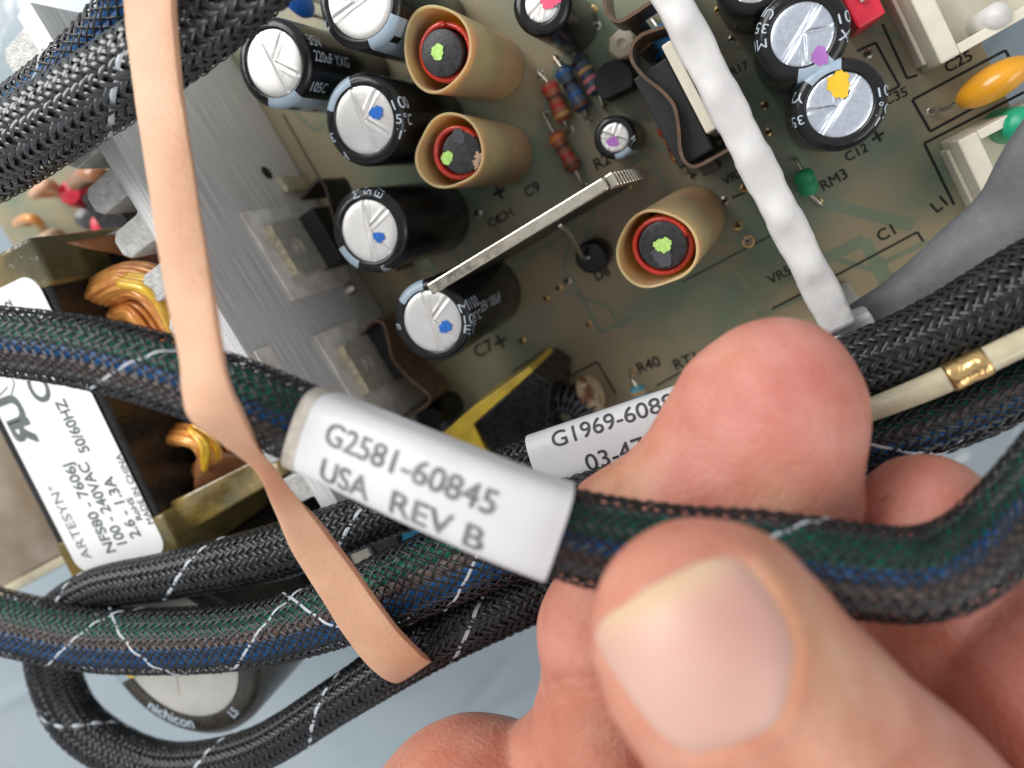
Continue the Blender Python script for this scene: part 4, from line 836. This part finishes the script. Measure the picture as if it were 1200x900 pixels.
# grubby leading rim of the label
V = []; ns = 48
for i in (0, 2, 4):
    for j in range(ns):
        th = 2 * math.pi * j / ns; a = Cq[i, 3] * 1.08 + 0.004; ct, st = math.cos(th), math.sin(th); ct = math.copysign(abs(ct) ** .58, ct); st = math.copysign(abs(st) ** .58, st)
        V.append(Cq[i, :3] + S[i] * a * ct + U[i] * (a * 0.88) * st)
mesh_obj('soiled_rim', V, [(i * ns + j, i * ns + (j + 1) % ns, (i + 1) * ns + (j + 1) % ns, (i + 1) * ns + j) for i in range(2) for j in range(ns)], m_soiled, lo)
shrink_label(tD, CD, (632, 545), (850, 474), [('G1969-60885', 0.14, 0.84, -0.36, 0.46), ('03-47', 0.27, 0.58, 0.62, 0.5)], m_vinyl, m_inkd, fat=0.003, scale=1.12, flat=0.88, bold=0.0)

# ------------------------------------------------------------------ rubber band
rb_pts = [((150, -60), (206, -60), 4.6, 4.6), ((151, 0), (203, 0), 4.85, 4.9), ((160, 100), (213, 100), 5.0, 5.0), ((172, 180), (224, 180), 5.3, 5.3), ((187, 270), (237, 270), 5.8, 5.8), ((202, 350), (250, 350), 6.2, 6.2), ((213, 410), (261, 410), 6.3, 6.3), ((219, 462), (270, 455), 6.34, 6.34), ((230, 490), (284, 488), 6.3, 6.28), ((262, 514), (300, 517), 6.15, 6.05),
          ((296, 546), (318, 543), 5.9, 5.7), ((322, 590), (340, 575), 5.5, 5.4), ((345, 640), (374, 615), 5.15, 5.2), ((375, 692), (418, 670), 5.0, 5.0), ((408, 745), (460, 730), 4.85, 4.85), ((440, 783), (492, 765), 4.65, 4.65), ((466, 796), (503, 772), 4.25, 4.3), ((470, 785), (500, 762), 3.75, 3.85), ((440, 740), (480, 725), 3.55, 3.6)]
Lp = catmull([P(*a, za) for a, b, za, zb in rb_pts], 8); Rp = catmull([P(*b, zb) for a, b, za, zb in rb_pts], 8)
t = thing('rubber_band', 'wide tan rubber band stretched over the cables and twisted at its middle', 'rubber band', Lp[40])
k = len(Lp); cols = 7; V = []
for i in range(k):
    for j in range(cols): f = j / (cols - 1); g_ = f + 0.008 * math.sin(i * 0.35) * (2 * f - 1) + 0.004 * math.sin(i * 0.9 + f * 3); V.append(Lp[i] * (1 - g_) + Rp[i] * g_ + BZ * (0.035 * (1 - (2 * f - 1) ** 2) + 0.012 * math.sin(i * 0.21 + f * 4)))
V = np.array(V); idx = np.arange(k * cols).reshape(k, cols)
o = mesh_obj('band', V, np.stack([idx[:-1, :-1], idx[1:, :-1], idx[1:, 1:], idx[:-1, 1:]], -1).reshape(-1, 4), m_rubber, t)
md = o.modifiers.new('thick', 'SOLIDIFY'); md.thickness = 0.09; md.offset = 0; bevel(o, 0.02, 2)

# ------------------------------------------------------------------ the hand
def ball(px, py, z, r): p = P(px, py, z); return (*p, cm(px, py, z, r))
CH = {   # chains of balls (pixel, height, radius in pixels), each chain one digit
    'index': [ball(600, 1010, 4.4, 110), ball(700, 860, 4.75, 72), ball(712, 740, 4.75, 76), ball(752, 622, 4.6, 78), ball(830, 575, 4.45, 80), ball(905, 575, 4.4, 92), ball(905, 500, 4.4, 97), ball(907, 468, 4.4, 96)],
    'index_pad': [ball(700, 585, 4.55, 26), ball(790, 568, 4.5, 54), ball(862, 472, 4.4, 72)],
    'middle': [ball(1140, 1000, 4.0, 130), ball(1100, 800, 4.1, 88), ball(1080, 700, 4.1, 84), ball(1084, 615, 4.1, 82)],
    'ring': [ball(1330, 1040, 4.0, 130), ball(1230, 880, 4.2, 110), ball(1180, 800, 4.3, 104), ball(1168, 765, 4.3, 98)],
    'thumb': [ball(1090, 1110, 6.2, 230), ball(985, 965, 6.45, 178), ball(905, 850, 6.55, 142), ball(835, 755, 6.6, 128), ball(822, 733, 6.6, 118)],
    'palm': [ball(560, 985, 5.0, 138), ball(650, 1020, 4.9, 130), ball(900, 1180, 4.8, 260), ball(1250, 1200, 4.8, 260)],
}
def sdf_chain(Pn, ch, kk=0.12):
    d = None
    for (x0, y0, z0, r0), (x1, y1, z1, r1) in zip(ch[:-1], ch[1:]):
        a = np.array([x0, y0, z0]); b = np.array([x1, y1, z1]); ab = b - a
        t_ = np.clip(((Pn - a) @ ab) / (ab @ ab), 0, 1); q = np.linalg.norm(Pn - a - t_[..., None] * ab, axis=-1) - (r0 + (r1 - r0) * t_)
        if d is None: d = q
        else: h = np.clip(0.5 + 0.5 * (q - d) / kk, 0, 1); d = q * (1 - h) + d * h - kk * h * (1 - h)
    return d
TH = CH['thumb']; tax = unit(np.array(TH[-1][:3]) - np.array(TH[2][:3]))          # along the thumb
nail_c = P(812, 762, 6.6)
NQ = [(688, 736), (762, 686), (840, 648), (868, 652), (906, 696), (932, 748), (930, 800), (914, 848), (870, 870), (808, 886), (768, 858), (726, 800)]                   # nail outline in the photograph's view
qn = np.array(NQ, float); cl = np.vstack([qn, qn[:1]])
dense = []
for i in range(len(NQ)): 
    for f in np.linspace(0, 1, 8, endpoint=False): dense.append(cl[i] * (1 - f) + cl[i + 1] * f)
dense = np.array(dense)
for _ in range(7): dense = 0.25 * np.roll(dense, 1, 0) + 0.5 * dense + 0.25 * np.roll(dense, -1, 0)
def hand_sdf(Pn):
    d = None
    for nm, kk in (('palm', 0.25), ('index', 0.22), ('index_pad', 0.2), ('middle', 0.2), ('ring', 0.2), ('thumb', 0.3)):
        q = sdf_chain(Pn, CH[nm], kk)
        if d is None: d = q
        else:
            k2 = 0.08 if nm == 'index_pad' else 0.05; h = np.clip(0.5 + 0.5 * (q - d) / k2, 0, 1); d = q * (1 - h) + d * h - k2 * h * (1 - h)
    return d
allb = np.array([b for ch in CH.values() for b in ch])
lo_ = np.array([(allb[:, i] - allb[:, 3]).min() for i in range(3)]) - 0.1; hi_ = np.array([(allb[:, i] + allb[:, 3]).max() for i in range(3)]) + 0.1
lo_[1] = max(lo_[1], P(900, 1080, 5)[1])                       # cut off just outside the frame
def surface_nets(f, lo, hi, h):
    nn = np.ceil((hi - lo) / h).astype(int) + 1
    G = [lo[i] + h * np.arange(nn[i]) for i in range(3)]; Pn = np.stack(np.meshgrid(*G, indexing='ij'), -1); d = f(Pn)
    s = d < 0; c = [(0, 0, 0), (1, 0, 0), (0, 1, 0), (1, 1, 0), (0, 0, 1), (1, 0, 1), (0, 1, 1), (1, 1, 1)]
    sl = lambda A, o: A[o[0]:nn[0] - 1 + o[0], o[1]:nn[1] - 1 + o[1], o[2]:nn[2] - 1 + o[2]]
    cnt = sum(sl(s, o).astype(int) for o in c); act = (cnt > 0) & (cnt < 8)
    acc = np.zeros(act.shape + (3,)); na = np.zeros(act.shape)
    for i in range(8):
        for j in range(i + 1, 8):
            if sum(abs(c[i][q] - c[j][q]) for q in range(3)) != 1: continue
            a, b = sl(d, c[i]), sl(d, c[j]); m = (a < 0) != (b < 0); t_ = np.where(m, a / np.where(a == b, 1, a - b), 0)
            for q in range(3): acc[..., q] += np.where(m, c[i][q] + (c[j][q] - c[i][q]) * t_, 0)
            na += m
    ids = -np.ones(act.shape, int); ids[act] = np.arange(act.sum()); I = np.argwhere(act)
    V = lo + h * (I + acc[act] / na[act][:, None]); Fq = []
    for ax in range(3):
        u, v = [(1, 2), (2, 0), (0, 1)][ax]; o1 = [0, 0, 0]; o1[ax] = 1
        A = s[tuple(slice(0, nn[q] - o1[q]) for q in range(3))]; Bq = s[tuple(slice(o1[q], None) for q in range(3))]
        E = np.argwhere(A != Bq); E = E[(E[:, u] > 0) & (E[:, v] > 0) & (E[:, u] < nn[u] - 1) & (E[:, v] < nn[v] - 1)]
        if not len(E): continue
        du = np.zeros(3, int); du[u] = 1; dv = np.zeros(3, int); dv[v] = 1
        q = np.stack([ids[tuple((E - du - dv).T)], ids[tuple((E - dv).T)], ids[tuple(E.T)], ids[tuple((E - du).T)]], 1)
        fl = ~A[tuple(E.T)]; q[fl] = q[fl][:, ::-1]; Fq.append(q)
    return V, np.concatenate(Fq)
V, Fq = surface_nets(hand_sdf, lo_, hi_, 0.045)
def proj(p):
    q = (p - CAM) @ R; return np.stack([600 + F * q[:, 0] / -q[:, 2], 450 - F * q[:, 1] / -q[:, 2]], 1)
def nail_dist(xy):                        # signed distance to the nail outline, positive inside
    pts = dense; d = np.full(len(xy), 1e9); ins = np.zeros(len(xy), bool)
    for i in range(len(pts)):
        a, b = pts[i], pts[(i + 1) % len(pts)]; ab = b - a; t_ = np.clip(((xy - a) @ ab) / (ab @ ab), 0, 1); d = np.minimum(d, np.linalg.norm(xy - a - t_[:, None] * ab, axis=1))
        c = ((a[1] > xy[:, 1]) != (b[1] > xy[:, 1])) & (xy[:, 0] < (b[0] - a[0]) * (xy[:, 1] - a[1]) / (b[1] - a[1] + 1e-9) + a[0]); ins ^= c
    return np.where(ins, d, -d)
sel = (np.abs(sdf_chain(V, TH, 0.3)) < 0.03) & (V[:, 2] > 6.5); xy = proj(V); nd = nail_dist(xy)
free = np.clip(((xy - [690, 742]) @ np.array([-0.53, -0.85]) + 40) / 60, 0, 1)     # towards the free edge the fold fades out
off_ = np.where(nd > 0, -0.035 * np.clip(nd / 8, 0, 1), 0.020 * np.exp(-((nd + 11) / 12.0) ** 2) * (1 - free))
gr = np.stack([sdf_chain(V + e, TH, 0.3) - sdf_chain(V - e, TH, 0.3) for e in np.eye(3) * 1e-3], 1); gr /= np.linalg.norm(gr, axis=1)[:, None] + 1e-9
V = V + gr * (off_ * sel)[:, None]
# faint skin folds across the bent joints and an uneven surface
V = V + np.stack([0.010 * np.sin(V[:, 1] * 5.1 + 2 * np.sin(V[:, 0] * 3)) , 0.010 * np.sin(V[:, 0] * 4.7 + 1.5 * np.sin(V[:, 2] * 4)), 0.008 * np.sin(V[:, 0] * 9 + V[:, 1] * 7)], 1)
for (ca0, ca1, dep) in (((690, 640), (735, 560), 0.05), ((700, 650), (748, 575), 0.03), ((1015, 640), (1050, 545), 0.06), ((985, 930), (1100, 860), 0.03), ((650, 800), (720, 790), 0.03), ((650, 815), (720, 806), 0.025)):
    a, b = np.array(ca0, float), np.array(ca1, float); ab = b - a; t_ = np.clip(((xy - a) @ ab) / (ab @ ab), 0, 1); dd = np.linalg.norm(xy - a - t_[:, None] * ab, axis=1)
    V[:, 2] -= dep * np.exp(-(dd / 7.0) ** 2) * ((V[:, 2] > 4.4))
hand = thing('hand', 'bare hand pinching the labelled cable between thumb and curled forefinger', 'hand', P(900, 880, 4.5))
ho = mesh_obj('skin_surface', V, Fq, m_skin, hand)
# skin tone: pink finger pads, paler yellowish where pressed or over the knuckles; deep red is flushed skin plus shade painted into the lower fingers
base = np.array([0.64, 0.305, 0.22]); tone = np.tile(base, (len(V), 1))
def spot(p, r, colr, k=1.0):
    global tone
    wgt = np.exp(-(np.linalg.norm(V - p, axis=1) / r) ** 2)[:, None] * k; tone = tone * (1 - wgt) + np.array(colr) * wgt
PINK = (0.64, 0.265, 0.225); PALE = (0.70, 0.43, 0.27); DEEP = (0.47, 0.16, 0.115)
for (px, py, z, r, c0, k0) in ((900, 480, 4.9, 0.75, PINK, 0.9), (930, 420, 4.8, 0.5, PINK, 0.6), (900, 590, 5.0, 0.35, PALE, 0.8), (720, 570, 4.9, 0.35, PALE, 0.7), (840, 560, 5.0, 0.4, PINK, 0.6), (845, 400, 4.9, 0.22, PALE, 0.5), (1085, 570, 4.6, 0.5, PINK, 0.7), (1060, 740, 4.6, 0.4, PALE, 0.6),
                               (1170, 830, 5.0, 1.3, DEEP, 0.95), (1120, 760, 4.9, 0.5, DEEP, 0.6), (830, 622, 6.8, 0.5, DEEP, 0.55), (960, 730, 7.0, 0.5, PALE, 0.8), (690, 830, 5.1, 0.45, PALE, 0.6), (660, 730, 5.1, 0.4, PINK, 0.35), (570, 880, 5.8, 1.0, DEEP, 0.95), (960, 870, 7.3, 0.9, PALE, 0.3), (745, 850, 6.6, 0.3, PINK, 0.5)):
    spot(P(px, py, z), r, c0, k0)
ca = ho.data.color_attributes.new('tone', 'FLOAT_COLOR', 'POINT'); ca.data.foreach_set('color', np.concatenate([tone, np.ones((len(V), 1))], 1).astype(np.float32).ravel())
# thumbnail: a curved plate lying on the thumb
def hit(px, py):
    d = ray(px, py); d = d / np.linalg.norm(d); t_ = 2.0
    for _ in range(60):
        q = sdf_chain((CAM + d * t_)[None], TH, 0.3)[0]; t_ += q
        if q < 1e-4: break
    return CAM + d * t_
cx, cy = 815, 768; ring = []
nr = 10; V = []; cc = dense.mean(0); eps = 1e-3
for i in range(nr + 1):
    f = i / nr
    for q in dense:
        x, y = cc + (q - cc) * f; p = hit(x, y)
        gr = np.array([sdf_chain((p + e)[None], TH, 0.3)[0] - sdf_chain((p - e)[None], TH, 0.3)[0] for e in np.eye(3) * eps]); gr = unit(gr)
        V.append(p + gr * (0.030 - 0.034 * f ** 6))
m_ = len(dense); Fc = [(i * m_ + j, i * m_ + (j + 1) % m_, (i + 1) * m_ + (j + 1) % m_, (i + 1) * m_ + j) for i in range(nr) for j in range(m_)]
no = mesh_obj('thumbnail', V, Fc, m_nail, hand); V = np.array(V)
tone = np.tile(np.array([0.66, 0.40, 0.33]), (len(V), 1)); spot(P(860, 735, 7.2), 0.22, (0.60, 0.31, 0.27), 0.7); spot(P(770, 780, 7.2), 0.4, (0.70, 0.47, 0.38), 0.6)
for f in np.linspace(0, 1, 9): q = hit(692 + 140 * f, 738 - 78 * f); spot(q, 0.13, (0.72, 0.54, 0.33), 0.5)
ca = no.data.color_attributes.new('tone', 'FLOAT_COLOR', 'POINT'); ca.data.foreach_set('color', np.concatenate([tone, np.ones((len(V), 1))], 1).astype(np.float32).ravel())
print('tris', sum(len(o.data.loop_triangles) if False else sum(len(p.vertices) - 2 for p in o.data.polygons) for o in sc.objects if o.type == 'MESH'))
